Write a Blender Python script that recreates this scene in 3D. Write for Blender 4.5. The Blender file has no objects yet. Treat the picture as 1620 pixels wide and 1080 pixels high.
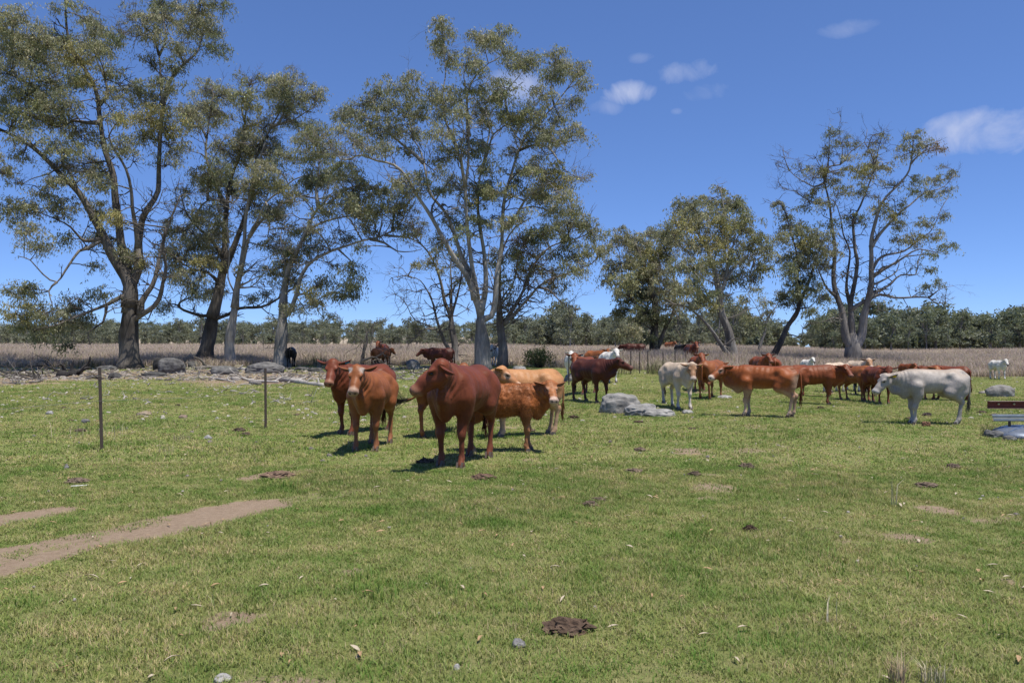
import bpy, math, random
import numpy as np
from mathutils import Vector, Matrix

# ------------------------------------------------------------------ camera, sky, sun, exposure
scene = bpy.context.scene
COL = scene.collection
FPX, CXP, HYP, CAMZ = 1235.0, 810.0, 552.0, 1.7      # focal length and horizon in photo pixels (1620 wide)
cam_d = bpy.data.cameras.new('camera')
cam = bpy.data.objects.new('camera', cam_d)
COL.objects.link(cam)
cam.location = (0, 0, CAMZ)
cam.rotation_euler = (math.radians(90), 0, 0)
cam_d.sensor_width = 36.0
cam_d.lens = 36.0 * FPX / 1620.0
cam_d.shift_y = (HYP - 540.0) / 1620.0
cam_d.clip_start = 0.05
cam_d.clip_end = 8000
scene.camera = cam

SUN = Vector((0.25, -0.17, 0.95)).normalized()         # towards the sun
world = bpy.data.worlds.new('World')
scene.world = world
world.use_nodes = True
wn, wl = world.node_tree.nodes, world.node_tree.links
wn.clear()
w_out = wn.new('ShaderNodeOutputWorld')
w_bg = wn.new('ShaderNodeBackground')
w_sky = wn.new('ShaderNodeTexSky')
w_sky.sky_type = 'NISHITA'
w_sky.sun_disc = False
w_sky.sun_elevation = math.asin(SUN.z)
w_sky.sun_rotation = math.atan2(SUN.x, SUN.y)
w_sky.altitude = 300
w_sky.air_density = 0.6
w_sky.dust_density = 0.0
w_sky.ozone_density = 8.0
w_bg.inputs['Strength'].default_value = 0.15
wl.new(w_bg.outputs[0], w_out.inputs[0])

# small fair-weather clouds, fixed directions in the sky dome
w_geo = wn.new('ShaderNodeTexCoord')
w_nz = wn.new('ShaderNodeTexNoise'); w_nz.inputs['Scale'].default_value = 17; w_nz.inputs['Detail'].default_value = 9
w_nz.inputs['Roughness'].default_value = 0.58; w_nz.inputs['Distortion'].default_value = 0.6
wl.new(w_geo.outputs['Generated'], w_nz.inputs['Vector'])
def wmath(op, a, b=None, clamp=False):
    n = wn.new('ShaderNodeMath'); n.operation = op; n.use_clamp = clamp
    for i, v in enumerate((a, b)):
        if v is None: continue
        if isinstance(v, (int, float)): n.inputs[i].default_value = v
        else: wl.new(v, n.inputs[i])
    return n.outputs[0]
cloud_sum = None
CLOUDS = [(996, 147, 44, 17, .95), (958, 170, 26, 12, .38), (1090, 116, 46, 20, .7), (1118, 146, 45, 17, .30), (1562, 208, 92, 30, .85),
          (815, 140, 44, 26, .75), (1340, 46, 48, 12, .30), (1012, 91, 20, 9, .36), (1071, 176, 9, 5, .3), (1900, 170, 90, 34, .7), (-240, 260, 110, 34, .7)]
for (px, py, rx, ry, amt) in CLOUDS:
    d = Vector(((px - CXP) / FPX, 1.0, -(py - HYP) / FPX)).normalized()
    right = Vector((d.y, -d.x, 0)).normalized(); up = right.cross(d)
    k = d.length / 1.0
    ang = 1.0 / math.sqrt(1 + ((px - CXP) / FPX) ** 2 + ((py - HYP) / FPX) ** 2) / FPX
    vals = []
    for axis, rad in ((right, rx * ang), (up, ry * ang)):
        dn = wn.new('ShaderNodeVectorMath'); dn.operation = 'DOT_PRODUCT'
        wl.new(w_geo.outputs['Generated'], dn.inputs[0]); dn.inputs[1].default_value = axis
        vals.append(wmath('POWER', wmath('ABSOLUTE', wmath('DIVIDE', dn.outputs['Value'], rad)), 2.0))
    front = wn.new('ShaderNodeVectorMath'); front.operation = 'DOT_PRODUCT'
    wl.new(w_geo.outputs['Generated'], front.inputs[0]); front.inputs[1].default_value = d
    r2 = wmath('ADD', vals[0], vals[1])
    base = wmath('SUBTRACT', 1.15, r2)
    warp = wmath('MULTIPLY', wmath('SUBTRACT', w_nz.outputs['Fac'], 0.5), 5.0)
    m = wmath('MULTIPLY', wmath('MULTIPLY', wmath('ADD', base, warp), 0.42, True), wmath('MULTIPLY', wmath('GREATER_THAN', front.outputs['Value'], 0.2), amt))
    cloud_sum = m if cloud_sum is None else wmath('MAXIMUM', cloud_sum, m)
w_mix = wn.new('ShaderNodeMix'); w_mix.data_type = 'RGBA'
wl.new(cloud_sum, w_mix.inputs['Factor'])
w_hs = wn.new('ShaderNodeGamma'); w_hs.inputs['Gamma'].default_value = 0.75
wl.new(w_sky.outputs[0], w_hs.inputs['Color'])
w_tint = wn.new('ShaderNodeVectorMath'); w_tint.operation = 'MULTIPLY'; w_tint.inputs[1].default_value = (0.82, 0.99, 1.34)
wl.new(w_hs.outputs[0], w_tint.inputs[0])
wl.new(w_tint.outputs[0], w_mix.inputs[6])
w_mix.inputs[7].default_value = (3.3, 3.6, 4.7, 1)
wl.new(w_mix.outputs[2], w_bg.inputs['Color'])

sun_d = bpy.data.lights.new('sun', 'SUN')
sun_d.energy = 4.7
sun_d.angle = math.radians(0.53)
sun_d.color = (1.0, 0.945, 0.85)
sun_o = bpy.data.objects.new('sun', sun_d)
COL.objects.link(sun_o)
sun_o.rotation_euler = SUN.to_track_quat('Z', 'Y').to_euler()
sun_o.location = (0, 0, 60)

vs = scene.view_settings
scene.display_settings.display_device = 'sRGB'
vs.view_transform = 'Standard'; vs.look = 'None'; vs.exposure = 0.3; vs.gamma = 1.0; vs.use_curve_mapping = False
scene.render.engine = 'CYCLES'
cy = scene.cycles
cy.max_bounces = 5; cy.diffuse_bounces = 2; cy.glossy_bounces = 2; cy.transmission_bounces = 3; cy.transparent_max_bounces = 4
cy.use_denoising = True
cy.caustics_reflective = False; cy.caustics_refractive = False

# ------------------------------------------------------------------ helpers
rng = np.random.default_rng(7)
random.seed(7)

def smooth(a, b, x):
    t = np.clip((np.asarray(x, float) - a) / (b - a), 0, 1)
    return t * t * (3 - 2 * t)

_wv = np.random.default_rng(99)
_WD = _wv.normal(size=(5, 14, 3)); _WD /= np.linalg.norm(_WD, axis=2, keepdims=True)
_WP = _wv.uniform(0, 6.283, size=(5, 14))
def noise(p, freq, k=0):
    """cheap band-limited noise in about -1..1 for an (N,3) array"""
    p = np.asarray(p, float)
    out = np.zeros(len(p))
    for i in range(7):
        out += np.sin(p @ _WD[k, i] * freq * (0.75 + 0.09 * i) * 6.283 / 1.6 + _WP[k, i] + 1.3 * np.sin(p @ _WD[k, i + 7] * freq * 3.1 + _WP[k, i + 7]))
    return out / 3.6

HL = ([-200, 0, 20, 50, 70, 120, 300, 700, 3500], [0, 0, 0, .45, .80, 1.2, 2.3, 4.5, 9])
HR = ([-200, 0, 40, 48, 66, 120, 300, 700, 3500], [0, 0, -.04, .0, .36, .66, .8, 1.8, 6])
def ground_h(x, y):
    x = np.asarray(x, float); y = np.asarray(y, float)
    b = smooth(0.26, 0.42, x / np.maximum(y, 4.0))
    h = np.interp(y, *HL) * (1 - b) + np.interp(y, *HR) * b
    h = h + np.interp(y, [380, 500, 700, 3500], [0, 3.5, 8, 40]) * (1 - np.exp(-((x / np.maximum(y, 4.0) - .383) / .022) ** 2))
    p = np.stack([x, y, np.zeros_like(x)], -1).reshape(-1, 3)
    n = (noise(p, 0.22, 1) * 0.022 + noise(p, 0.9, 2) * 0.008).reshape(x.shape)
    return h + n

def P(px, py, Y):
    """photo pixel seen at depth Y -> place in the world"""
    return np.array([(px - CXP) / FPX * Y, Y, CAMZ - (py - HYP) / FPX * Y])

def G(px, py):
    """place on the ground where the sight line through a photo pixel lands"""
    a = 2.0
    Ys = 2.0 * 1.012 ** np.arange(520)
    for _ in range(3):
        f = CAMZ - (py - HYP) / FPX * Ys - ground_h((px - CXP) / FPX * Ys, Ys)
        k = int(np.argmax(f <= 0)) if (f <= 0).any() else len(Ys) - 1
        a, b = Ys[max(k - 1, 0)], Ys[k]
        Ys = np.linspace(a, b, 24)
    x = (px - CXP) / FPX * a
    return np.array([x, a, float(ground_h(x, a))])

def link(o, parent=None):
    COL.objects.link(o)
    if parent is not None: o.parent = parent
    return o

def tag(o, label=None, cat=None, group=None, kind=None):
    if label: o['label'] = label
    if cat: o['category'] = cat
    if group: o['group'] = group
    if kind: o['kind'] = kind
    return o

def empty(name, loc, rz=0.0, **kw):
    o = bpy.data.objects.new(name, None)
    o.empty_display_size = 0.2
    o.location = [float(v) for v in loc]; o.rotation_euler = (0, 0, rz)
    link(o); tag(o, **kw)
    return o

def mesh_np(name, V, F, mat=None, smooth_shade=True, col=None, attrs=None):
    """V (N,3); F a list of (M,k) index arrays"""
    V = np.ascontiguousarray(V, np.float32)
    F = [np.asarray(f, np.int32) for f in (F if isinstance(F, (list, tuple)) else [F]) if len(f)]
    me = bpy.data.meshes.new(name)
    me.vertices.add(len(V)); me.vertices.foreach_set('co', V.ravel())
    loops = np.concatenate([f.ravel() for f in F]) if F else np.zeros(0, np.int32)
    sizes = np.concatenate([np.full(len(f), f.shape[1], np.int32) for f in F]) if F else np.zeros(0, np.int32)
    if len(sizes):
        me.loops.add(len(loops)); me.loops.foreach_set('vertex_index', loops)
        me.polygons.add(len(sizes))
        st = np.zeros(len(sizes), np.int32); st[1:] = np.cumsum(sizes)[:-1]
        me.polygons.foreach_set('loop_start', st)
        me.polygons.foreach_set('use_smooth', np.full(len(sizes), smooth_shade))
    if col is not None:
        c = np.ones((len(V), 4), np.float32); c[:, :3] = col
        at = me.attributes.new('col', 'FLOAT_COLOR', 'POINT'); at.data.foreach_set('color', c.ravel())
    for k, (ty, arr) in (attrs or {}).items():
        at = me.attributes.new(k, ty, 'POINT')
        at.data.foreach_set('vector' if ty == 'FLOAT_VECTOR' else 'value', np.ascontiguousarray(arr, np.float32).ravel())
    me.update(calc_edges=True)
    if mat: me.materials.append(mat)
    return me

def obj_np(name, V, F, mat=None, parent=None, **kw):
    lab = {k: kw.pop(k) for k in ('label', 'cat', 'group', 'kind') if k in kw}
    o = bpy.data.objects.new(name, mesh_np(name, V, F, mat, **kw))
    link(o, parent); tag(o, **lab)
    return o

class MB:
    """collects small shapes into one mesh"""
    def __init__(s): s.V = []; s.F = {}; s.n = 0; s.C = []
    def add(s, V, F, col=None):
        V = np.asarray(V, float); s.V.append(V)
        s.C.append(np.tile(np.asarray(col if col is not None else (1, 1, 1), float), (len(V), 1)) if col is None or np.ndim(col) == 1 else np.asarray(col))
        for f in (F if isinstance(F, list) else [F]):
            f = np.asarray(f, int); s.F.setdefault(f.shape[1], []).append(f + s.n)
        s.n += len(V)
        return s
    def box(s, c, d, rz=0.0, bev=0.0, R=None, col=None):
        c = np.asarray(c, float); hx, hy, hz = np.asarray(d, float) / 2
        b = min(bev, hx * .45, hy * .45, hz * .45) if bev else 0
        if not b:
            V = np.array([[sx * hx, sy * hy, sz * hz] for sz in (-1, 1) for sx, sy in ((-1, -1), (1, -1), (1, 1), (-1, 1))])
            F = [[3, 2, 1, 0], [4, 5, 6, 7], [0, 1, 5, 4], [1, 2, 6, 5], [2, 3, 7, 6], [3, 0, 4, 7]]
        else:
            ring = []
            for z, i in ((-hz, b), (-hz + b, 0), (hz - b, 0), (hz, b)):
                x0, y0 = hx - i, hy - i
                ring += [[-x0 + b, -y0, z], [x0 - b, -y0, z], [x0, -y0 + b, z], [x0, y0 - b, z], [x0 - b, y0, z], [-x0 + b, y0, z], [-x0, y0 - b, z], [-x0, -y0 + b, z]]
            V = np.array(ring); F = []
            side = [[r * 8 + i, r * 8 + (i + 1) % 8, (r + 1) * 8 + (i + 1) % 8, (r + 1) * 8 + i] for r in range(3) for i in range(8)]
            M = np.array([[math.cos(rz), -math.sin(rz), 0], [math.sin(rz), math.cos(rz), 0], [0, 0, 1]]) if R is None else R
            return s.add(V @ M.T + c, [np.array(side), np.array([list(range(7, -1, -1)), list(range(24, 32))])], col)
        M = np.array([[math.cos(rz), -math.sin(rz), 0], [math.sin(rz), math.cos(rz), 0], [0, 0, 1]]) if R is None else R
        return s.add(V @ M.T + c, np.array(F), col)
    def tube(s, pts, rad, n=8, col=None, cap=True, jit=0.0, seed=0):
        V, F = tube(pts, rad, n, cap, jit, seed)
        return s.add(V, F, col)
    def build(s, name, mat, parent=None, smooth_shade=False, **kw):
        return obj_np(name, np.concatenate(s.V), [np.concatenate(v) for v in s.F.values()], mat, parent, smooth_shade=smooth_shade, col=np.concatenate(s.C), **kw)

def tube(pts, rad, n=8, cap=True, jit=0.0, seed=0):
    pts = np.asarray(pts, float); K = len(pts)
    rad = np.broadcast_to(np.asarray(rad, float), (K,))
    T = np.gradient(pts, axis=0); T /= np.linalg.norm(T, axis=1, keepdims=True) + 1e-9
    ref = np.array([0.0, 1.0, 0.0]) if abs(T[:, 1]).mean() < 0.85 else np.array([1.0, 0, 0])
    A = np.cross(T, ref); A /= np.linalg.norm(A, axis=1, keepdims=True) + 1e-9
    B = np.cross(A, T)
    th = np.arange(n) * 2 * math.pi / n
    R = np.repeat(rad[:, None], n, 1)
    if jit:
        q = np.stack([np.cos(th)[None].repeat(K, 0) * 1.3, np.sin(th)[None].repeat(K, 0) * 1.3, np.arange(K)[:, None].repeat(n, 1) * 0.22], -1).reshape(-1, 3) + seed * 3.7
        R = R * (1 + jit * noise(q, 0.7, seed % 5).reshape(K, n))
        if n >= 14:
            q = np.stack([np.cos(th)[None].repeat(K, 0) * 4, np.sin(th)[None].repeat(K, 0) * 4, np.arange(K)[:, None].repeat(n, 1) * 0.16], -1).reshape(-1, 3) + seed
            R = R * (1 + .055 * noise(q, 0.8, (seed + 1) % 5).reshape(K, n))
    V = pts[:, None] + R[..., None] * (np.cos(th)[None, :, None] * A[:, None] + np.sin(th)[None, :, None] * B[:, None])
    V = V.reshape(-1, 3)
    i = np.arange(K - 1)[:, None] * n; j = np.arange(n)[None]
    F = np.stack([i + j, i + (j + 1) % n, i + n + (j + 1) % n, i + n + j], -1).reshape(-1, 4)[:, ::-1]
    out = [F]
    if cap:
        c0, c1 = len(V), len(V) + 1
        V = np.concatenate([V, pts[:1], pts[-1:]])
        jj = np.arange(n)
        out.append(np.concatenate([np.stack([np.full(n, c0), jj, (jj + 1) % n], -1), np.stack([np.full(n, c1), (K - 1) * n + (jj + 1) % n, (K - 1) * n + jj], -1)]))
    return V, out

def tubes_batch(Pt, R, n=3):
    """many thin tubes at once: Pt (N,K,3), R (N,K)"""
    N, K, _ = Pt.shape
    T = np.gradient(Pt, axis=1); T /= np.linalg.norm(T, axis=2, keepdims=True) + 1e-9
    A = np.cross(T, np.array([0.31, 0.87, 0.38])); A /= np.linalg.norm(A, axis=2, keepdims=True) + 1e-9
    B = np.cross(A, T)
    th = np.arange(n) * 2 * math.pi / n
    V = Pt[:, :, None] + R[:, :, None, None] * (np.cos(th)[None, None, :, None] * A[:, :, None] + np.sin(th)[None, None, :, None] * B[:, :, None])
    base = (np.arange(N) * K * n)[:, None, None] + (np.arange(K - 1) * n)[None, :, None]
    j = np.arange(n)[None, None]
    F = np.stack([base + j, base + (j + 1) % n, base + n + (j + 1) % n, base + n + j], -1).reshape(-1, 4)[:, ::-1]
    return V.reshape(-1, 3), F

def catmull(pts, step):
    pts = np.asarray(pts, float)
    if len(pts) == 2:
        n = max(2, int(np.linalg.norm(pts[1] - pts[0]) / step))
        return pts[0] + (pts[1] - pts[0]) * np.linspace(0, 1, n + 1)[:, None]
    e = np.concatenate([[2 * pts[0] - pts[1]], pts, [2 * pts[-1] - pts[-2]]])
    out = []
    for i in range(1, len(e) - 2):
        n = max(2, int(np.linalg.norm(e[i + 1] - e[i]) / step))
        t = np.linspace(0, 1, n, endpoint=False)[:, None]
        a, b, c, d = e[i - 1], e[i], e[i + 1], e[i + 2]
        out.append(0.5 * (2 * b + (c - a) * t + (2 * a - 5 * b + 4 * c - d) * t ** 2 + (3 * b - a - 3 * c + d) * t ** 3))
    out.append(pts[-1:])
    return np.concatenate(out)

# ------------------------------------------------------------------ materials
def new_mat(name):
    m = bpy.data.materials.new(name); m.use_nodes = True
    nt = m.node_tree; nt.nodes.clear()
    out = nt.nodes.new('ShaderNodeOutputMaterial')
    b = nt.nodes.new('ShaderNodeBsdfPrincipled')
    nt.links.new(b.outputs[0], out.inputs[0])
    return m, nt.nodes, nt.links, b, out

def N(nodes, ty, **kw):
    n = nodes.new(ty)
    for k, v in kw.items():
        if k in n.inputs.keys(): n.inputs[k].default_value = v
        else: setattr(n, k, v)
    return n

def mixc(nodes, links, fac, a, b, mode='MIX'):
    n = nodes.new('ShaderNodeMix'); n.data_type = 'RGBA'; n.blend_type = mode
    for s, v in ((n.inputs[0], fac), (n.inputs[6], a), (n.inputs[7], b)):
        if isinstance(v, (int, float)): s.default_value = v
        elif isinstance(v, tuple): s.default_value = (*v[:3], 1)
        else: links.new(v, s)
    return n.outputs[2]

def ramp(nodes, links, src, a, b, lo=0.0, hi=1.0):
    n = nodes.new('ShaderNodeMapRange'); n.clamp = True
    n.inputs['From Min'].default_value = a; n.inputs['From Max'].default_value = b
    n.inputs['To Min'].default_value = lo; n.inputs['To Max'].default_value = hi
    links.new(src, n.inputs['Value'])
    return n.outputs[0]

def add_bump(nodes, links, b, height, strength, dist=0.02):
    bp = nodes.new('ShaderNodeBump'); bp.inputs['Strength'].default_value = strength; bp.inputs['Distance'].default_value = dist
    links.new(height, bp.inputs['Height']); links.new(bp.outputs[0], b.inputs['Normal'])

def attr_mat(name, rough=0.8, spec=0.3, nscale=8.0, namt=0.25, stretch=(1, 1, 1), bump=0.3, bdist=0.02, detail=5.0, coord='Object'):
    """colour from the 'col' attribute, broken up by noise, with relief"""
    m, nd, lk, b, out = new_mat(name)
    a = N(nd, 'ShaderNodeAttribute', attribute_name='col')
    tc = N(nd, 'ShaderNodeTexCoord'); mp = N(nd, 'ShaderNodeMapping', Scale=stretch)
    lk.new(tc.outputs[coord], mp.inputs[0])
    nz = N(nd, 'ShaderNodeTexNoise', Scale=nscale, Detail=detail, Roughness=0.65)
    lk.new(mp.outputs[0], nz.inputs['Vector'])
    f = ramp(nd, lk, nz.outputs['Fac'], 0.25, 0.75, 1 - namt, 1 + namt)
    vm = nd.new('ShaderNodeVectorMath'); vm.operation = 'SCALE'
    lk.new(a.outputs['Color'], vm.inputs[0]); lk.new(f, vm.inputs['Scale'])
    lk.new(vm.outputs[0], b.inputs['Base Color'])
    b.inputs['Roughness'].default_value = rough; b.inputs['Specular IOR Level'].default_value = spec
    if bump: add_bump(nd, lk, b, nz.outputs['Fac'], bump, bdist)
    return m

M_bark = attr_mat('bark', 0.9, 0.15, 5.0, 0.42, (1.6, 1.6, 0.28), 0.9, 0.06)
M_twig = attr_mat('twig_bark', 0.9, 0.15, 3.0, 0.25, (1, 1, 1), 0)
M_wood = attr_mat('weathered_wood', 0.9, 0.15, 9.0, 0.35, (1, 1, 1), 0.7, 0.03)
M_rock = attr_mat('granite', 0.9, 0.12, 4.0, 0.5, (1, 1, 1), 0.8, 0.06, 9.0)
M_coat = attr_mat('coat', 0.50, 0.20, 38.0, 0.18, (1, 1, 0.45), 0.25, 0.012)
_cb = M_coat.node_tree.nodes['Principled BSDF']; _cb.inputs['Sheen Weight'].default_value = 0.02; _cb.inputs['Sheen Roughness'].default_value = 0.4
M_plain = attr_mat('plain', 0.7, 0.3, 20.0, 0.12, (1, 1, 1), 0.1, 0.005)
M_soil = attr_mat('clod_soil', 0.95, 0.1, 14.0, 0.45, (1, 1, 1), 1.0, 0.03, 8.0)

def leaf_mat(name, trans=0.3):
    m, nd, lk, b, out = new_mat(name)
    a = N(nd, 'ShaderNodeAttribute', attribute_name='col')
    lk.new(a.outputs['Color'], b.inputs['Base Color'])
    b.inputs['Roughness'].default_value = 0.55; b.inputs['Specular IOR Level'].default_value = 0.35
    tr = N(nd, 'ShaderNodeBsdfTranslucent'); ms = N(nd, 'ShaderNodeMixShader'); ms.inputs[0].default_value = trans
    lk.new(mixc(nd, lk, 0.5, a.outputs['Color'], (0.30, 0.33, 0.10)), tr.inputs['Color'])
    lk.new(b.outputs[0], ms.inputs[1]); lk.new(tr.outputs[0], ms.inputs[2]); lk.new(ms.outputs[0], out.inputs[0])
    return m
M_leaf = leaf_mat('gum_leaf', 0.38)

def grass_mat(name, c1, c2, trans=0.25):
    m, nd, lk, b, out = new_mat(name)
    oi = N(nd, 'ShaderNodeObjectInfo'); a = N(nd, 'ShaderNodeAttribute', attribute_name='col')
    geo = N(nd, 'ShaderNodeNewGeometry'); nz = N(nd, 'ShaderNodeTexNoise', Scale=0.55, Detail=3.0)
    lk.new(geo.outputs['Position'], nz.inputs['Vector'])
    nz2 = N(nd, 'ShaderNodeTexNoise', Scale=2.6, Detail=4.0); lk.new(geo.outputs['Position'], nz2.inputs['Vector'])
    mm = N(nd, 'ShaderNodeMath', operation='ADD'); lk.new(ramp(nd, lk, nz.outputs['Fac'], .35, .65, 0, .45), mm.inputs[0]); lk.new(ramp(nd, lk, nz2.outputs['Fac'], .38, .68, -.15, .45), mm.inputs[1])
    add = N(nd, 'ShaderNodeMath', operation='ADD', use_clamp=True); lk.new(mm.outputs[0], add.inputs[0])
    lk.new(ramp(nd, lk, oi.outputs['Random'], 0, 1, -.1, .4), add.inputs[1])
    c = mixc(nd, lk, add.outputs[0], c1, c2)
    c = mixc(nd, lk, 1.0, c, a.outputs['Color'], 'MULTIPLY')
    lk.new(c, b.inputs['Base Color']); b.inputs['Roughness'].default_value = 0.7; b.inputs['Specular IOR Level'].default_value = 0.2
    tr = N(nd, 'ShaderNodeBsdfTranslucent'); ms = N(nd, 'ShaderNodeMixShader'); ms.inputs[0].default_value = trans
    lk.new(c, tr.inputs['Color'])
    lk.new(b.outputs[0], ms.inputs[1]); lk.new(tr.outputs[0], ms.inputs[2]); lk.new(ms.outputs[0], out.inputs[0])
    return m

def scatter(name, pts, rot, scl, src, kind='stuff', **kw):
    """one object that carries copies of a small source mesh on many ground points"""
    me = mesh_np(name, pts, [], attrs={'rot': ('FLOAT_VECTOR', rot), 'scl': ('FLOAT_VECTOR', scl)})
    o = bpy.data.objects.new(name, me); link(o); tag(o, kind=kind, **kw)
    ng = bpy.data.node_groups.new(name, 'GeometryNodeTree')
    ng.interface.new_socket('Geometry', in_out='INPUT', socket_type='NodeSocketGeometry')
    ng.interface.new_socket('Geometry', in_out='OUTPUT', socket_type='NodeSocketGeometry')
    gi = ng.nodes.new('NodeGroupInput'); go = ng.nodes.new('NodeGroupOutput')
    ip = ng.nodes.new('GeometryNodeInstanceOnPoints'); oi = ng.nodes.new('GeometryNodeObjectInfo')
    oi.inputs['Object'].default_value = src
    for an, sock in (('rot', 'Rotation'), ('scl', 'Scale')):
        a = ng.nodes.new('GeometryNodeInputNamedAttribute'); a.data_type = 'FLOAT_VECTOR'; a.inputs['Name'].default_value = an
        ng.links.new(a.outputs['Attribute'], ip.inputs[sock])
    ng.links.new(gi.outputs[0], ip.inputs['Points']); ng.links.new(oi.outputs['Geometry'], ip.inputs['Instance'])
    ng.links.new(ip.outputs[0], go.inputs[0])
    md = o.modifiers.new('scatter', 'NODES'); md.node_group = ng
    return o

# ------------------------------------------------------------------ ground
def seg_dist(x, y, poly):
    d = np.full(x.shape, 1e9)
    for a, b in zip(poly[:-1], poly[1:]):
        ab = b[:2] - a[:2]; t = np.clip(((x - a[0]) * ab[0] + (y - a[1]) * ab[1]) / (ab @ ab), 0, 1)
        d = np.minimum(d, np.hypot(x - a[0] - t * ab[0], y - a[1] - t * ab[1]))
    return d
TRACKS = [([(-60, 904), (0, 888), (70, 872), (150, 853), (220, 836), (290, 822), (340, 811), (400, 799)], 0.38, 1.0),
          ([(150, 858), (230, 848), (320, 828), (370, 812)], 0.20, 0.9),
          ([(390, 800), (450, 791), (520, 782), (560, 776)], 0.22, 0.42),
          ([(-40, 829), (0, 822), (50, 813), (95, 806)], 0.22, 1.0),
          ([(395, 757), (430, 750), (480, 746)], 0.22, .85)]
TRACKS = [([G(*p) for p in pl], w, a) for pl, w, a in TRACKS]
BARE = [(895, 990, 46, 14, .6), (375, 975, 55, 14, .8), (345, 990, 28, 8, .7), (555, 905, 26, 9, .7), (1440, 850, 34, 10, .75), (1482, 806, 30, 8, .7), (765, 755, 24, 6, .7),
        (1150, 652, 30, 5, .5), (850, 735, 60, 8, .3), (1040, 668, 70, 6, .3), (130, 908, 40, 8, .5), (300, 770, 40, 6, .4), (1600, 920, 30, 12, .5),
        (230, 592, 270, 9, .9), (60, 600, 130, 12, .9), (420, 597, 130, 12, .9), (560, 592, 60, 6, .7), (740, 590, 70, 5, .7), (1165, 655, 35, 4, .5), (560, 730, 50, 6, .3), (1370, 905, 30, 8, .4), (1000, 715, 90, 6, .3)]
_b = []
for (px, py, rx, ry, a) in BARE:
    c = G(px, py); d = G(px, py - ry); e = G(px, py + ry)
    _b.append((c[0], c[1], rx / FPX * c[1], max(0.08, (d[1] - e[1]) / 2), a))
BARE = _b

def bare_mask(x, y):
    """0..1: how much bare soil shows at a spot"""
    p = np.stack([x, y, np.zeros_like(x)], -1)
    wob = noise(p, 0.8, 0) * 0.5 + noise(p, 2.3, 3) * 0.3 + noise(p, 6.0, 4) * .2
    m = np.zeros_like(x)
    for poly, w, a in TRACKS:
        m = np.maximum(m, a * smooth(1.15, 0.65, seg_dist(x, y, poly) / w + 0.5 * wob) * (1 - .4 * smooth(.25, .9, noise(p, 1.1, 1)) * smooth(.9, .2, seg_dist(x, y, poly) / w)))
    for cx, cy_, rx, ry, a in BARE:
        r = np.hypot((x - cx) / rx, (y - cy_) / ry)
        m = np.maximum(m, a * smooth(1.25, 0.45, r + 0.45 * wob))
    m = np.maximum(m, 0.66 * smooth(.78, 1.5, noise(p, 0.33, 2) + 0.5 * noise(p, 1.7, 1)) )
    return m

th = np.radians(np.concatenate([np.arange(-180, -48, 6.0), np.arange(-45, 45.01, 0.3), np.arange(48, 180, 6.0)]))
r = [0.4, 0.9, 1.5, 2.2, 2.8]
while r[-1] < 60: r.append(r[-1] * 1.0085)
while r[-1] < 5500: r.append(r[-1] * 1.06)
r = np.array(r)
nt_, nr = len(th), len(r)
X = (r[:, None] * np.sin(th)[None]).ravel(); Y = (r[:, None] * np.cos(th)[None]).ravel()
V = np.stack([X, Y, ground_h(X, Y)], -1)
V = np.concatenate([V, [[0, 0, float(ground_h(0.0, 0.0))]]])
i = np.arange(nr - 1)[:, None] * nt_; j = np.arange(nt_)[None]
F = np.stack([i + j, i + nt_ + j, i + nt_ + (j + 1) % nt_, i + (j + 1) % nt_], -1).reshape(-1, 4)
j = np.arange(nt_)
F3 = np.stack([np.full(nt_, nr * nt_), j, (j + 1) % nt_], -1)
soil = np.zeros(len(V)); near = (np.hypot(V[:, 0], V[:, 1]) < 75)
soil[near] = bare_mask(V[near, 0], V[near, 1])
def dry_edge(x, y):
    """depth at which the tall dry grass begins"""
    a = x / np.maximum(y, 5)
    e = np.interp(a, [-.9, -.45, -.25, 0.0, .1, .18, .3, .45, .6, .9], [50, 52, 54, 55, 50, 46, 47, 52, 47, 44])
    return e + 1.5 * noise(np.stack([x, y, 0 * x], -1), 0.25, 3)
dry = smooth(-3, 3, V[:, 1] - dry_edge(V[:, 0], V[:, 1]))

m, nd, lk, b, out = new_mat('pasture_ground')
at_s = N(nd, 'ShaderNodeAttribute', attribute_name='soil'); at_d = N(nd, 'ShaderNodeAttribute', attribute_name='dry')
geo = N(nd, 'ShaderNodeNewGeometry')
def gnoise(sc, det=6.0, ro=0.6):
    n = N(nd, 'ShaderNodeTexNoise', Scale=sc, Detail=det, Roughness=ro); lk.new(geo.outputs['Position'], n.inputs['Vector']); return n.outputs['Fac']
n_big, n_mid, n_fine, n_vf = gnoise(0.35), gnoise(2.2), gnoise(16.0, 8.0, .7), gnoise(70.0, 4.0, .7)
green = mixc(nd, lk, ramp(nd, lk, n_big, .36, .66), (0.140, 0.175, 0.045), (0.220, 0.220, 0.080))
green = mixc(nd, lk, ramp(nd, lk, n_mid, .42, .72, 0, .75), green, (0.280, 0.245, 0.125))
green = mixc(nd, lk, ramp(nd, lk, n_fine, .48, .72, 0, .65), green, (0.085, 0.125, 0.028))
green = mixc(nd, lk, ramp(nd, lk, n_vf, .55, .75, 0, .5), green, (0.30, 0.27, 0.14))
soilc = mixc(nd, lk, ramp(nd, lk, n_fine, .3, .7), (0.235, 0.170, 0.115), (0.330, 0.250, 0.180))
soilc = mixc(nd, lk, ramp(nd, lk, n_vf, .5, .75, 0, .6), soilc, (0.17, 0.125, 0.085))
dryc = mixc(nd, lk, ramp(nd, lk, n_mid, .3, .7), (0.330, 0.275, 0.210), (0.420, 0.355, 0.280))
sm = N(nd, 'ShaderNodeMath', operation='ADD'); lk.new(at_s.outputs['Fac'], sm.inputs[0])
lk.new(ramp(nd, lk, n_fine, .3, .7, -.3, .3), sm.inputs[1])
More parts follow.
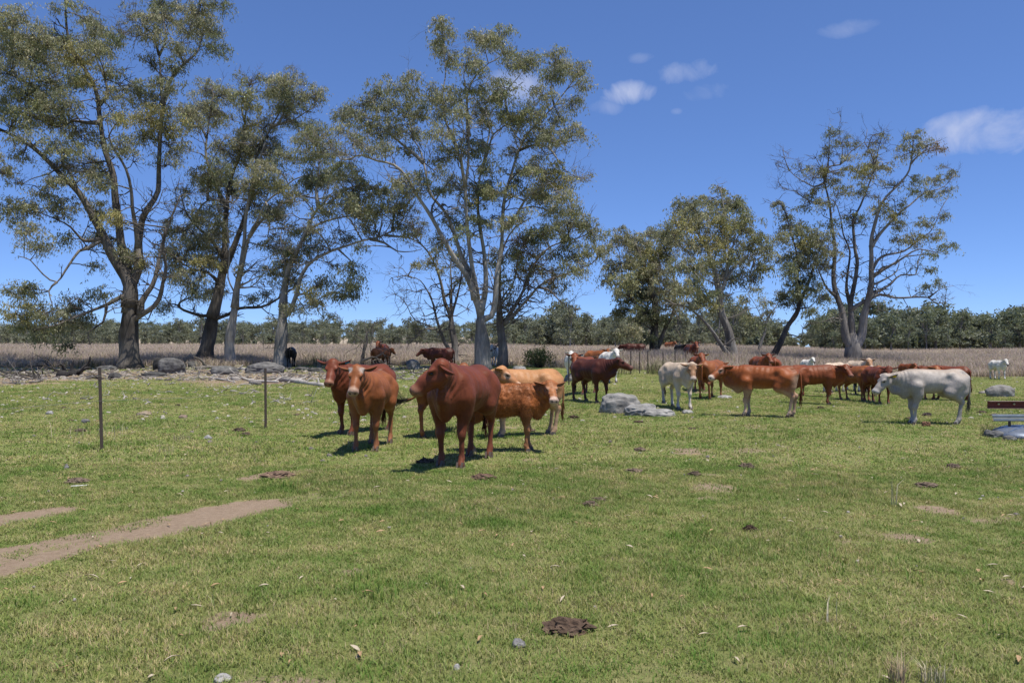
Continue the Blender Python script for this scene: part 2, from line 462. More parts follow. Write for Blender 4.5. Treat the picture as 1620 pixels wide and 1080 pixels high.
c = mixc(nd, lk, ramp(nd, lk, sm.outputs[0], .34, .62), green, soilc)
c = mixc(nd, lk, at_d.outputs['Fac'], c, dryc)
lk.new(c, b.inputs['Base Color']); b.inputs['Roughness'].default_value = 0.95; b.inputs['Specular IOR Level'].default_value = 0.1
add_bump(nd, lk, b, n_fine, 0.8, 0.05)
M_ground = m
obj_np('ground', V, [F, F3], M_ground, kind='structure', attrs={'soil': ('FLOAT', soil), 'dry': ('FLOAT', dry)})

# ------------------------------------------------------------------ grasses
def hidden(name, V, F, mat, col=None, smooth_shade=True):
    return bpy.data.objects.new(name, mesh_np(name, V, F, mat, smooth_shade, col))

def tuft(name, n, rad, h0, h1, w, mat, seed, lean=0.5, cols=((1, 1, 1),), curl=0.4):
    g = np.random.default_rng(seed)
    Vs, Fq, Ft, Cs = [], [], [], []
    for k in range(n):
        a = g.uniform(0, 6.283); rr = rad * math.sqrt(g.uniform())
        base = np.array([rr * math.cos(a), rr * math.sin(a), -0.01])
        d = g.uniform(0, 6.283); ln = g.uniform(0, lean); h = g.uniform(h0, h1)
        dv = np.array([math.cos(d), math.sin(d), 0]); sd = np.array([-math.sin(d + g.normal() * .8), math.cos(d), 0]) * w * g.uniform(.6, 1.2) / 2
        p1 = base + dv * ln * h * .4 + np.array([0, 0, h * .6]); p2 = base + dv * (ln + curl * g.uniform()) * h + np.array([0, 0, h * g.uniform(.75, 1)])
        o = len(Vs) * 0 + k * 5
        Vs += [base - sd, base + sd, p1 + sd * .75, p1 - sd * .75, p2]
        Fq.append([o, o + 1, o + 2, o + 3]); Ft.append([o + 3, o + 2, o + 4])
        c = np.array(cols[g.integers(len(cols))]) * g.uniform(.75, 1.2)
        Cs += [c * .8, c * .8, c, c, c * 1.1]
    return hidden(name, np.array(Vs), [np.array(Fq), np.array(Ft)], mat, np.array(Cs))

M_g1 = grass_mat('green_grass', (0.118, 0.212, 0.036), (0.350, 0.335, 0.130))
M_g2 = grass_mat('tall_dry_grass', (0.395, 0.330, 0.258), (0.505, 0.430, 0.345), .2)
MIXC = ((1.05, 1.08, 1), (1.05, 1.08, 1), (1.1, 1.08, .9), (.8, .97, .8), (1.5, 1.2, 1.7), (1.75, 1.35, 2.3))
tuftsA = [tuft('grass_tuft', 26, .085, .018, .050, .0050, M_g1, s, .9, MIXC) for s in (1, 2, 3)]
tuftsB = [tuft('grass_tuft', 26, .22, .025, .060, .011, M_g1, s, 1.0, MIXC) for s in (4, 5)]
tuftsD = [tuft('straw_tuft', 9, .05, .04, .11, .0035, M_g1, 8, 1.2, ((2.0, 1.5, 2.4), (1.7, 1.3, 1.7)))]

def fan_points(n, y0, y1, half=0.72):
    """random ground points spread evenly over a wedge in front of the gate"""
    Yv = np.sqrt(rng.uniform(y0 ** 2, y1 ** 2, n)); Xv = rng.uniform(-half, half, n) * Yv
    return Xv, Yv

def grass_layer(name, tufts, n, y0, y1, keep_bare, smin, smax, label, zs=1.0, clump=0.0):
    x, y = fan_points(n, y0, y1)
    k = (rng.uniform(size=n) > bare_mask(x, y) * keep_bare) & (y < dry_edge(x, y) + 2)
    if clump:
        k &= noise(np.stack([x, y, 0 * x], -1), 0.6, 4) + rng.normal(size=n) * .5 > clump
    x, y = x[k], y[k]; n = len(x)
    pts = np.stack([x, y, ground_h(x, y)], -1)
    hvar = 1 + 0.35 * noise(pts, 0.45, 0)
    s = rng.uniform(smin, smax, n)
    scl = np.stack([s, s, s * hvar * zs], -1)
    rot = np.stack([np.zeros(n), np.zeros(n), rng.uniform(0, 6.283, n)], -1)
    idx = rng.integers(0, len(tufts), n)
    for q, t in enumerate(tufts):
        u = idx == q
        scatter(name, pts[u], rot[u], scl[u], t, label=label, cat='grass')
grass_layer('short_grass', tuftsA, 36000, 3.3, 11.5, 1.12, .75, 1.35, 'short green pasture grass in the foreground')
grass_layer('short_grass', tuftsB, 32000, 10.5, 30, 1.08, .7, 1.3, 'short green pasture grass around the cattle')
grass_layer('short_grass', tuftsB, 20000, 29, 56, .9, .9, 1.7, 'short green pasture grass near the gum trees')
tuftsE = [tuft('weed_tuft', 30, .09, .035, .10, .0075, M_g1, 21, .7, ((.62, .85, .6), (.75, .95, .6), (1, 1, .8)))]
grass_layer('weed_tufts', tuftsE, 5200, 3.4, 30, 0.9, .6, 1.5, 'darker green tufts scattered through the short grass', clump=.55)
grass_layer('dry_grass_stalks', tuftsD, 3800, 3.3, 22, 0.2, .6, 1.35, 'scattered straw coloured stalks in the short grass', clump=.35)

# tall purple-brown dry grass of the paddock behind
SEED = ((1, 1, 1), (1, .96, 1.0), (.92, .85, .95), (1.12, 1.1, 1.0), (.62, .70, .45))
tuftsC = [tuft('dry_tussock', 34, .34, .35, .95, .022, M_g2, s, .35, SEED, .3) for s in (11, 12)]
def dry_layer(n, y0, y1, smin, smax, half=.76):
    x, y = fan_points(n, y0, y1, half)
    k = y > dry_edge(x, y) + rng.exponential(1.0, n) - .5
    x, y = x[k], y[k]; n = len(x)
    pts = np.stack([x, y, ground_h(x, y)], -1)
    s = rng.uniform(smin, smax, n); z = s * (0.95 + .3 * noise(pts, 0.05, 1)) / np.sqrt(s)
    z *= 0.55 + 0.45 * smooth(0, 9, y - dry_edge(x, y))
    rot = np.stack([np.zeros(n), np.zeros(n), rng.uniform(0, 6.283, n)], -1)
    idx = rng.integers(0, 2, n)
    for q, t in enumerate(tuftsC):
        u = idx == q
        scatter('tall_dry_grass', pts[u], rot[u], np.stack([s, s, z], -1)[u], t, label='tall dry brown grass of the paddock beyond the gum trees', cat='grass')
dry_layer(26000, 43, 90, .8, 1.35)
dry_layer(22000, 88, 190, 1.2, 2.2)
dry_layer(14000, 185, 420, 2.0, 4.0)

# leaf and bark litter
def litter_src(name, col, kind, seed):
    g = np.random.default_rng(seed)
    if kind == 'leaf':
        t = np.linspace(0, 1, 5); w = np.array([0, .8, 1, .7, 0]) * .011
        V = np.array([[u * .085 - .04, s * ww, .012 * math.sin(u * 3) + .006 + (.004 if s else 0)] for u, ww in zip(t, w) for s in (-1, 0, 1)])
        F = [[i * 3 + k, i * 3 + 3 + k, i * 3 + 4 + k, i * 3 + 1 + k] for i in range(4) for k in (0, 1)]
    else:
        V = []; F = []
        for a in range(8): V += [[.03 * math.cos(a * .785) * g.uniform(.7, 1.3), .02 * math.sin(a * .785) * g.uniform(.7, 1.3), -.006], [.022 * math.cos(a * .785) * g.uniform(.7, 1.2), .014 * math.sin(a * .785), .013 * g.uniform(.6, 1.3)]]
        V.append([0, 0, .017]); F = [[2 * a, 2 * ((a + 1) % 8), 2 * ((a + 1) % 8) + 1, 2 * a + 1] for a in range(8)]
        return hidden(name, np.array(V), [np.array(F), np.array([[2 * a + 1, 2 * ((a + 1) % 8) + 1, 16] for a in range(8)])], M_plain, np.tile(col, (17, 1)), False)
    return hidden(name, np.array(V), [np.array(F)], M_plain, np.tile(col, (len(V), 1)))
for nm, src, n, y0, y1, s0, s1, lab, ct in (
        ('fallen_leaves', litter_src('leaf', (.36, .235, .125), 'leaf', 1), 420, 3.5, 20, .5, 1.2, 'scattered tan gum leaves lying on the grass', 'leaves'),
        ('fallen_leaves', litter_src('leaf', (.44, .37, .27), 'leaf', 2), 900, 3.5, 30, .5, 1.3, 'scattered pale gum leaves lying on the grass', 'leaves'),
        ('pebbles', litter_src('pebble', (.34, .305, .26), 'pebble', 3), 420, 5, 30, .3, .9, 'scattered small grey pebbles and chips in the grass', 'pebbles'),
        ('bark_chips', litter_src('chip', (.42, .38, .33), 'pebble', 4), 1500, 18, 52, .7, 2.4, 'pale bark chips and stones strewn below the gum trees', 'bark chips'),
        ('bark_chips', litter_src('chip', (.20, .17, .15), 'pebble', 5), 420, 8, 52, .6, 2.0, 'dark bark chips and dung crumbs in the grass', 'bark chips')):
    x, y = fan_points(n, y0, y1)
    if ct == 'bark chips':
        k = (rng.uniform(size=n) < np.where(x / y < 0.02, 1.0, .3)); x, y = x[k], y[k]; n = len(x)
    s = rng.uniform(s0, s1, n)
    scatter(nm, np.stack([x, y, ground_h(x, y) + .012], -1), np.stack([rng.normal(0, .16, n), rng.normal(0, .16, n), rng.uniform(0, 6.283, n)], -1), np.stack([s, s * rng.uniform(.6, 1.2, n), s * rng.uniform(.6, 1.3, n)], -1), src, label=lab, cat=ct)

# the litter belt below the left gums
for src, n, lab in ((litter_src('chip', (.36, .32, .27), 'pebble', 6), 1500, 'pale bark litter in the belt below the left gums'), (litter_src('chip', (.13, .11, .095), 'pebble', 7), 1500, 'dark bark litter in the belt below the left gums')):
    y = rng.uniform(36, 53, n); x = rng.uniform(-.68, -.05, n) * y; s = rng.uniform(1.2, 4.2, n)
    scatter('bark_litter', np.stack([x, y, ground_h(x, y) + .012], -1), np.stack([rng.normal(0, .2, n), rng.normal(0, .2, n), rng.uniform(0, 6.283, n)], -1), np.stack([s * 1.5, s * rng.uniform(.4, 1.0, n), s * rng.uniform(.5, 1.3, n)], -1), src, label=lab, cat='bark litter')
# ------------------------------------------------------------------ gum trees
OLIVE = np.array([[0.315, 0.305, 0.18], [0.265, 0.265, 0.168], [0.345, 0.33, 0.21], [0.285, 0.285, 0.152]])
YELLOW = np.array([[0.37, 0.33, 0.14], [0.33, 0.305, 0.13]])
DARK = np.array([[0.175, 0.192, 0.112], [0.205, 0.218, 0.13]])
BROWN = np.array([[.240, .150, .095], [.200, .160, .100]])
PALS = {'o': OLIVE, 'y': YELLOW, 'd': DARK, 'b': BROWN}

def leaf_quads(C, rad, n, L0, L1, g, flat=0.8, fat=.27, spray=False):
    """n leaves round each centre C (M,3); spray = strands that arch out and hang"""
    M = len(C)
    if spray:
        ns = 6; az = g.uniform(0, 6.283, (M, ns)); up = g.uniform(-.1, .55, (M, ns)); ln = g.uniform(.55, 1.25, (M, ns))
        k = g.integers(0, ns, (M, n)); r_ = np.arange(M)[:, None]; t = g.uniform(.12, 1.0, (M, n)); l_ = ln[r_, k] * np.asarray(rad)[:, None]
        p = C[:, None] + np.stack([np.cos(az[r_, k]) * t * l_, np.sin(az[r_, k]) * t * l_, (up[r_, k] * 1.6 * t - 1.15 * t ** 2) * l_], -1)
        p = (p + g.normal(size=(M, n, 3)) * .075).reshape(-1, 3)
        d = g.normal(size=(M * n, 3)) * .5; d[:, 2] -= .85
    else:
        p = np.repeat(C, n, 0) + g.normal(size=(M * n, 3)) * np.repeat(rad, n)[:, None] * np.array([.55, .55, .55 * flat])
        d = g.normal(size=(M * n, 3)) * .75; d[:, 2] -= .75
    d /= np.linalg.norm(d, axis=1, keepdims=True)
    s = np.cross(d, g.normal(size=(M * n, 3))); s /= np.linalg.norm(s, axis=1, keepdims=True) + 1e-9
    L = g.uniform(L0, L1, M * n)[:, None]; w = L * fat * g.uniform(.7, 1.2, M * n)[:, None] / 2
    V = np.stack([p, p + d * L * .4 + s * w, p + d * L, p + d * L * .45 - s * w], 1).reshape(-1, 3)
    F = np.arange(M * n * 4).reshape(-1, 4)
    return V, F

class Tree:
    def __init__(s, name, label, base, dY, seed, group=None, bark=((.10, .09, .08), (.26, .24, .21)), sc=1.0, cat='tree'):
        s.g = np.random.default_rng(seed); s.seed = seed
        gp = G(*base); s.Y = gp[1] + dY
        x = (base[0] - CXP) / FPX * s.Y
        s.base = np.array([x, s.Y, float(ground_h(x, s.Y))])
        s.o = empty(name, s.base, label=label, cat=cat, group=group)
        s.sk = np.zeros((0, 3)); s.skr = np.zeros(0); s.skpx = np.zeros((0, 2))
        s.bark = np.array(bark); s.tw = []; s.LV = []; s.LC = []; s.ntrunk = 0
    def put(s, name, V, F, mat, **kw):
        return obj_np(name, np.asarray(V) - s.base, F, mat, s.o, **kw)
    def _sk(s, pts, rad):
        s.sk = np.concatenate([s.sk, pts]); s.skr = np.concatenate([s.skr, rad])
        px = np.stack([pts[:, 0] / pts[:, 1] * FPX + CXP, HYP - (pts[:, 2] - CAMZ) / pts[:, 1] * FPX], -1)
        s.skpx = np.concatenate([s.skpx, px])
    def limb(s, pts, w0, w1, dz=None, pale=0.5, name='limb', trunk=False):
        g = s.g; pts = np.array(pts, float)
        ln = np.concatenate([[0], np.cumsum(np.hypot(*np.diff(pts, axis=0).T))]); t = ln / ln[-1]
        y0 = s.Y; start = None
        if len(s.sk):
            k = np.argmin(np.hypot(*(s.skpx - pts[0]).T))
            if np.hypot(*(s.skpx[k] - pts[0])) < 30: y0 = s.sk[k, 1]; start = s.sk[k]
        if dz is None: dz = g.uniform(-1, 1) * min(4.0, ln[-1] / FPX * s.Y * .45)
        Q = np.array([P(p[0], p[1], y0 + dz * tt) for p, tt in zip(pts, t)])
        if start is not None and not trunk:
            Q[0] = start
            if k < s.ntrunk and k >= 4: Q = np.concatenate([s.sk[k - 4:k - 3], Q])
        if trunk and start is None: Q[0, 2] = s.base[2]; Q[0, 0] = s.base[0]
        kw_ = 1.0 if trunk else .80
        r0, r1 = kw_ * w0 / 2 / FPX * s.Y, .75 * kw_ * w1 / 2 / FPX * s.Y
        C = catmull(Q, .30 if trunk else .45)
        K = len(C); tt = np.linspace(0, 1, K)
        wob = np.stack([noise(C + 5 * i, .35, i) for i in range(3)], -1) * .10 * np.sin(tt * math.pi)[:, None]
        C = C + wob
        R = r1 + (r0 - r1) * (1 - tt) ** 1.25 if not trunk else r1 + (r0 - r1) * (1 - tt) ** .85
        R = R * (1 + .06 * noise(C, .9, 3))
        if not trunk: R = R * (1 + .62 * np.exp(-tt * np.linalg.norm(np.diff(C, axis=0), axis=1).sum() / max(.6, 8 * r0)))
        if trunk:
            R = R * (1 + .42 * np.exp(-tt * 16)); C[0, 2] -= .25; R *= 1 - .42 * np.clip((tt - .45) / .55, 0, 1) ** 1.3 * (K < 22); R[-1] *= .55
        V, F = tube(C, R, 22 if trunk else (9 if r0 > .09 else 6), True, .13 if trunk else .08, s.seed + len(s.sk))
        f = np.clip(pale + .35 * noise(V, .5, 2) + .12 * noise(V, 2.2, 1) + .22 * noise(V * np.array([3, 3, .35]), 1.0, 4), 0, 1)[:, None]
        col = s.bark[0] * (1 - f) + s.bark[1] * f
        s.put(name, V, F, M_bark, col=col)
        s._sk(C[1:] if K > 3 else C, R[1:] if K > 3 else R)
        if trunk: s.ntrunk = len(s.sk)
        return s
    def dead(s, pts, w0, w1=1.0, dz=None, pale=.9, n=8):
        """bare branch with fine twigs"""
        k0 = len(s.sk); s.limb(pts, w0, w1, dz, pale, 'dead_branch')
        C = s.sk[k0:]; g = s.g
        for _ in range(n):
            a = C[g.integers(len(C) // 3, len(C))]; d = g.normal(size=3) * np.array([1, .8, .7]) + np.array([0, 0, .25]); d /= np.linalg.norm(d)
            s.twig(a, a + d * g.uniform(.5, 1.6), .022, 2)
        return s
    def twig(s, a, b, r, sub=0):
        g = s.g; a, b = np.asarray(a), np.asarray(b); L = np.linalg.norm(b - a)
        m1 = a + (b - a) * .35 + g.normal(size=3) * L * .09; m2 = a + (b - a) * .7 + g.normal(size=3) * L * .09
        s.tw.append((np.array([a, m1, m2, b]), r * np.array([1, .8, .55, .25])))
        for _ in range(sub):
            p = (m1, m2, m2)[g.integers(3)]; d = (b - a) / L + g.normal(size=3) * .6
            s.twig(p, p + d / np.linalg.norm(d) * L * g.uniform(.35, .6), r * .6, 0)
    def crown(s, clumps, dens=1.0, leafL=(.14, .25), spread=1.3, sub_r=.44, nleaf=54, pal='o', sink=0.0):
        g = s.g
        for cl in clumps:
            px, py, rx, ry = cl[:4]; q_ = g.uniform(.85, 1.25); rx *= 1.1 * q_; ry *= 1.1 * q_; kind = cl[4] if len(cl) > 4 else pal; dn = cl[5] if len(cl) > 5 else 1.0
            d2 = np.hypot(s.skpx[:, 0] - px, (s.skpx[:, 1] - py)) + np.where(s.skpx[:, 1] < py - 6, 25, 0) + s.skr * 40
            k = np.argmin(d2)
            Yc = s.sk[k, 1] + g.normal() * spread
            c = P(px, py, Yc); sx, sz = rx / FPX * Yc, ry / FPX * Yc
            Rv = np.array([sx, .5 * (sx + sz), sz])
            # nearest limb point in space carries the clump
            q = np.argmin(np.linalg.norm(s.sk - c, axis=1) + np.where(s.sk[:, 2] > c[2] + .2, .8, 0))
            a = s.sk[q]; L = np.linalg.norm(c - a)
            hub = c - np.array([0, 0, sz * .35])
            ctrl = a + (hub - a) * .5 + np.array([0, 0, .12 * L]) + g.normal(size=3) * .08 * L
            tt = np.linspace(0, 1, 6)[:, None]; bez = (1 - tt) ** 2 * a + 2 * tt * (1 - tt) * ctrl + tt ** 2 * hub
            r0 = min(.075, .02 + .018 * L, s.skr[q])
            for i in range(5):
                s.tw.append((bez[i] + (bez[i + 1] - bez[i]) * np.linspace(0, 1, 4)[:, None], np.linspace(r0 * (1 - .13 * i), r0 * (1 - .13 * (i + 1)), 4)))
            vol = sx * sz
            n = max(5, int(round(16.5 * vol * dens * dn + 3)))
            u = g.normal(size=(n, 3)); u /= np.linalg.norm(u, axis=1, keepdims=True)
            u *= (g.uniform(.12, 1.0, n) ** .5)[:, None]
            u[:, 2] = np.where(u[:, 2] < -.3, u[:, 2] * .7, u[:, 2])
            sc = c + u * Rv
            for q2 in range(n):
                st = bez[g.integers(2, 6)]
                s.twig(st, sc[q2], .020, q2 % 2)
            if kind == 't':
                for q2 in range(n):
                    for _ in range(3):
                        dd = g.normal(size=3) + np.array([0, 0, .5]); s.twig(sc[q2], sc[q2] + dd / np.linalg.norm(dd) * g.uniform(.3, .7), .011, 1)
                kp = g.uniform(size=n) < .35; sc = sc[kp]; n = len(sc); pl = OLIVE
                if not n: continue
            else: pl = PALS[kind]
            nl = int(nleaf)
            V, F = leaf_quads(sc, sub_r * 1.35 * g.uniform(.6, 1.35, n), nl, leafL[0], leafL[1], g, spray=True)
            ccol = pl[g.integers(len(pl))] * g.uniform(.85, 1.15)
            pc = ccol * g.uniform(.72, 1.25, (n, 1)); 
            lc = np.repeat(pc, nl, 0) * g.uniform(.65, 1.35, (n * nl, 1)) * (1 + g.normal(size=(n * nl, 3)) * .05)
            s.LV.append(V); s.LC.append(np.repeat(lc, 4, 0))
            # twiglets inside the leaf sprays
        return s
    def infill(s, n, kinds='oodt', r=(14, 24), ymax=470):
        """extra sprays along the outer limbs"""
        g = s.g; k = np.where((s.skr < .11) & (s.skpx[:, 1] < ymax))[0]
        if not len(k): return s
        pick = s.skpx[g.choice(k, n)] + g.normal(size=(n, 2)) * 14
        return s.crown([(p[0], p[1] - 6, q, q * .72, kinds[g.integers(len(kinds))], .85) for p, q in zip(pick, g.uniform(r[0], r[1], n))], 1.3)
    def wisps(s, n, L=(.8, 2.2)):
        """bare secondary branches off the limbs"""
        g = s.g; k = np.where(s.skr < .2)[0]
        for i in g.choice(k, n):
            d = g.normal(size=3) * np.array([1, 1, .6]) + np.array([0, 0, .55]); d /= np.linalg.norm(d); Lq = g.uniform(*L)
            s.twig(s.sk[i], s.sk[i] + d * Lq, min(.05, s.skr[i] * .6), 4)
        return s
    def done(s):
        if s.tw:
            Pt = np.array([t[0] for t in s.tw]); R = np.array([t[1] for t in s.tw])
            V, F = tubes_batch(Pt, R, 4 if len(Pt) < 3000 else 3)
            f = np.clip(.45 + .3 * noise(V, .4, 3), 0, 1)[:, None]
            s.put('twigs', V, [F], M_twig, col=(s.bark[0] * 1.1 * (1 - f) + s.bark[1] * .8 * f), kind='stuff')
        if s.LV:
            V = np.concatenate(s.LV)
            s.put('crown', V, [np.arange(len(V)).reshape(-1, 4)], M_leaf, col=np.concatenate(s.LC), kind='stuff', smooth_shade=False)
        return s

DKB = ((.062, .054, .046), (.225, .200, .172)); GRB = ((.120, .108, .096), (.33, .305, .272)); PLB = ((.17, .15, .13), (.40, .365, .32))

# -- the large gum at the far left
t = Tree('gum_tree', 'large dark barked gum tree at far left with drooping lower boughs', (204, 583), 0, 11, bark=DKB)
t.limb([(204, 583), (203, 550), (204, 515), (206, 480), (206, 452)], 33, 27, 0, .35, 'trunk', True)
t.limb([(206, 455), (192, 428), (178, 405), (165, 378), (148, 345), (127, 306), (108, 287), (78, 258), (50, 233), (25, 217), (0, 205), (-45, 190)], 21, 6, -2.5, .35)
t.limb([(206, 455), (198, 415), (190, 384), (185, 330), (182, 282), (168, 244), (161, 208), (158, 167), (150, 139), (130, 105), (111, 70), (105, 36), (104, 5), (98, -40)], 19, 4, 1.5, .3)
t.limb([(207, 458), (219, 422), (218, 384), (226, 348), (238, 324), (250, 300), (254, 260), (256, 210), (256, 156), (253, 100), (248, 70)], 18, 4, 2.5, .5)
t.limb([(218, 390), (213, 340), (208, 298), (200, 268), (180, 236), (172, 215)], 9, 4, -2, .55)
t.limb([(222, 514), (246, 485), (255, 449), (261, 422), (258, 396), (262, 360)], 13, 5, -1.5, .55)
t.limb([(221, 499), (225, 479), (240, 452), (249, 422), (256, 390), (270, 350), (285, 310)], 11, 4, 1.0, .5)
t.limb([(210, 464), (190, 473), (168, 485), (145, 492), (120, 500), (85, 515), (50, 522)], 9, 3, -3, .6)
t.limb([(168, 485), (163, 510), (140, 525), (143, 545)], 5, 2, -1, .4)
t.limb([(165, 380), (142, 381), (127, 378), (110, 360), (89, 348), (60, 335)], 7, 2.5, -2, .3)
t.limb([(165, 385), (139, 393), (125, 397), (113, 416), (92, 446), (68, 434), (47, 411), (28, 405)], 6, 2, -3, .6)
t.limb([(92, 446), (76, 460), (80, 480), (84, 500)], 3.5, 1.5, -1, .4)
t.limb([(158, 190), (140, 195), (118, 192), (95, 200), (70, 195)], 7, 3, -2, .4)
t.limb([(158, 170), (170, 150), (165, 125), (152, 95), (150, 60)], 6, 2.5, 1, .4)
t.limb([(111, 70), (90, 52), (85, 35)], 4, 2, 1, .3)
t.limb([(111, 75), (95, 80), (60, 70), (30, 78), (0, 60)], 5, 2, -2, .4)
t.limb([(62, 140), (30, 125), (0, 108)], 5, 2, -1, .6)
t.limb([(130, 306), (115, 280), (100, 262), (80, 275), (55, 282), (34, 292)], 5, 2, -1, .4)
t.limb([(256, 165), (272, 125), (292, 103), (312, 84), (318, 55), (312, 30), (320, 0)], 8, 2.5, 1.5, .75)
t.limb([(253, 90), (242, 56), (228, 42), (212, 32)], 4, 1.5, -1, .45)
t.limb([(253, 85), (262, 60), (258, 30), (256, -10)], 4, 1.5, .5, .8)
t.dead([(232, 50), (218, 58), (200, 55)], 2.5, 1, -1, .5)
t.dead([(222, 345), (235, 335), (250, 322), (258, 300)], 4, 1.5, -2, .95)
CL1 = [(100, -35, 30, 20), (118, 6, 18, 10, 'o', .7), (92, 12, 14, 8, 'o', .6), (30, 20, 25, 20), (55, 55, 42, 22), (8, 45, 25, 25), (75, 65, 32, 20), (140, 30, 20, 12), (150, 45, 28, 18), (165, 75, 28, 20), (115, 85, 25, 18, 'y'), (175, 110, 20, 14),
       (60, 90, 35, 22), (18, 110, 30, 22), (90, 120, 42, 22), (40, 150, 38, 22), (100, 160, 42, 20), (60, 180, 42, 18), (20, 185, 25, 18), (135, 130, 24, 14, 'y'), (203, 140, 26, 16),
       (245, 130, 28, 13), (275, 135, 14, 11), (190, 185, 22, 14, 'y'), (232, 183, 42, 20, 'y'), (265, 200, 32, 22, 'y'), (225, 215, 30, 15), (100, 230, 28, 18), (35, 245, 18, 12),
       (6, 268, 14, 12), (125, 255, 30, 20), (160, 270, 18, 18), (95, 282, 25, 14), (30, 325, 30, 15), (60, 328, 26, 14), (75, 300, 22, 16), (45, 360, 22, 18), (62, 382, 26, 14), (105, 375, 15, 12, 'd'),
       (20, 340, 16, 14), (155, 330, 28, 18), (180, 345, 20, 15, 'y'), (165, 380, 22, 18, 'y'), (192, 400, 17, 17), (205, 405, 14, 13), (150, 420, 12, 8, 'o', .6), (25, 460, 22, 16), (46, 455, 18, 10),
       (38, 490, 28, 18, 'y'), (70, 490, 25, 20), (115, 480, 26, 22), (160, 464, 18, 11, 'd'), (95, 510, 28, 18), (130, 508, 28, 18), (55, 520, 32, 15), (225, 412, 17, 13, 'y'), (-30, 150, 40, 40), (-25, 60, 40, 40), (-40, 240, 36, 20),
       (235, 25, 22, 15), (265, 20, 20, 17), (290, 14, 20, 13), (320, 20, 22, 18), (341, 70, 15, 18, 'd'), (300, 45, 24, 16), (252, 48, 16, 13), (285, 75, 18, 12), (335, 45, 16, 16), (75, 150, 30, 20, 't'), (90, 195, 30, 15, 't'), (205, 20, 15, 18, 't', .5),
       (130, 215, 28, 16), (190, 230, 26, 18), (262, 255, 20, 20, 't'), (150, 285, 20, 15), (240, 160, 24, 14), (185, 150, 18, 14), (278, 230, 20, 16), (105, 545, 18, 8, 'd', .6), (72, 535, 18, 8, 'd', .6)]
t.crown(CL1, 1.25).infill(30).wisps(150).done()

# -- dark leaning gum
t = Tree('gum_tree', 'dark trunked gum tree leaning right behind the rounded boulders', (324, 577), 1.0, 12, bark=DKB)
t.limb([(324, 577), (327, 545), (332, 520), (338, 495), (344, 472)], 25, 20, 0, .15, 'trunk', True)
t.limb([(344, 474), (351, 439), (356, 389), (358, 340), (366, 290), (380, 245), (386, 205), (390, 170)], 17, 4, 1.5, .3)
t.limb([(352, 430), (372, 385), (392, 330), (405, 280), (408, 240), (430, 200), (450, 160), (452, 130)], 11, 3, -1.5, .55)
t.limb([(340, 512), (362, 498), (379, 488), (412, 487), (434, 476), (450, 465), (470, 452)], 9, 4, -2.0, .35)
t.limb([(333, 503), (318, 500), (290, 492), (282, 483), (290, 475), (301, 470), (312, 455)], 8, 3, -2, .3)
t.limb([(355, 410), (335, 380), (315, 360), (295, 335), (285, 300)], 7, 2.5, -2.5, .4)
t.limb([(350, 445), (330, 430), (305, 425), (285, 415)], 6, 2.5, -2, .4)
t.limb([(360, 330), (340, 290), (325, 240), (330, 190), (338, 150)], 8, 2.5, 1.5, .6)
t.limb([(330, 215), (312, 195), (300, 175)], 4, 2, .5, .5)
t.limb([(388, 190), (383, 165), (392, 150)], 4, 2, .5, .5)
t.dead([(300, 360), (318, 330), (330, 318), (352, 318), (368, 322)], 5, 2, -2, .95)
t.dead([(312, 300), (330, 265), (345, 235), (358, 216)], 4, 1.5, -1, .95)
t.dead([(445, 207), (462, 189), (484, 175), (507, 167)], 4.5, 1.5, -1, .98, 4)
t.dead([(440, 195), (450, 172), (459, 156)], 3.5, 1.5, -.5, .95, 3)
t.crown([(290, 360, 30, 23), (320, 340, 28, 20), (335, 370, 25, 23), (288, 400, 30, 23), (320, 418, 32, 23, 'y'), (298, 440, 28, 18), (275, 430, 20, 18), (335, 455, 22, 17), (310, 462, 20, 12, 'd'),
         (262, 480, 12, 15, 'd'), (345, 330, 18, 18, 'd'), (330, 290, 25, 18, 'd'), (350, 262, 25, 20, 'd'), (300, 300, 28, 20, 't'), (285, 330, 22, 20, 't'), (335, 140, 26, 17), (320, 165, 24, 18), (355, 150, 16, 16), (385, 150, 24, 13),
         (390, 166, 24, 14), (450, 130, 24, 18), (456, 160, 28, 20, 'd'), (462, 190, 22, 16, 'd'), (410, 195, 32, 18, 'y'), (400, 225, 36, 20), (385, 250, 34, 20), (420, 235, 28, 17), (360, 282, 24, 18, 'd'), (350, 230, 22, 17),
         (310, 195, 24, 16), (298, 175, 20, 16), (435, 262, 20, 16), (342, 185, 20, 16), (355, 400, 14, 14, 'd'), (300, 385, 24, 18), (270, 395, 18, 18), (372, 300, 20, 18, 'd'), (330, 400, 20, 20), (440, 445, 10, 6, 'd', .5), (425, 462, 14, 6, 'd', .5)], 1.2).infill(18).wisps(110).done()

# -- pale slim gum
t = Tree('gum_tree', 'slim pale trunked gum tree between the dark leaning gum and boulders', (364, 578), 0.0, 13, bark=PLB)
t.limb([(364, 578), (364, 545), (366, 525), (371, 487), (375, 455)], 18, 12, 0, .75, 'trunk', True)
t.limb([(375, 458), (382, 412), (388, 375), (390, 330), (398, 294), (410, 255), (420, 225)], 11, 4, -1, .6)
t.limb([(378, 440), (395, 375), (408, 350), (420, 322), (440, 304), (464, 284), (492, 275)], 8, 3, -1.5, .85)
t.limb([(394, 378), (418, 345), (443, 325), (464, 314), (490, 308)], 6, 2.5, 1, .7)
t.limb([(377, 455), (392, 447), (405, 440), (420, 432)], 4, 1.5, -1, .8)
t.limb([(373, 470), (361, 440), (362, 400), (360, 370)], 5, 2, -1, .8)
t.dead([(420, 322), (426, 352), (423, 375), (432, 395), (445, 405), (455, 412)], 3, 1.2, -1.5, .9)
t.dead([(362, 380), (358, 350), (366, 332), (352, 325)], 3, 1.2, -1, .98)
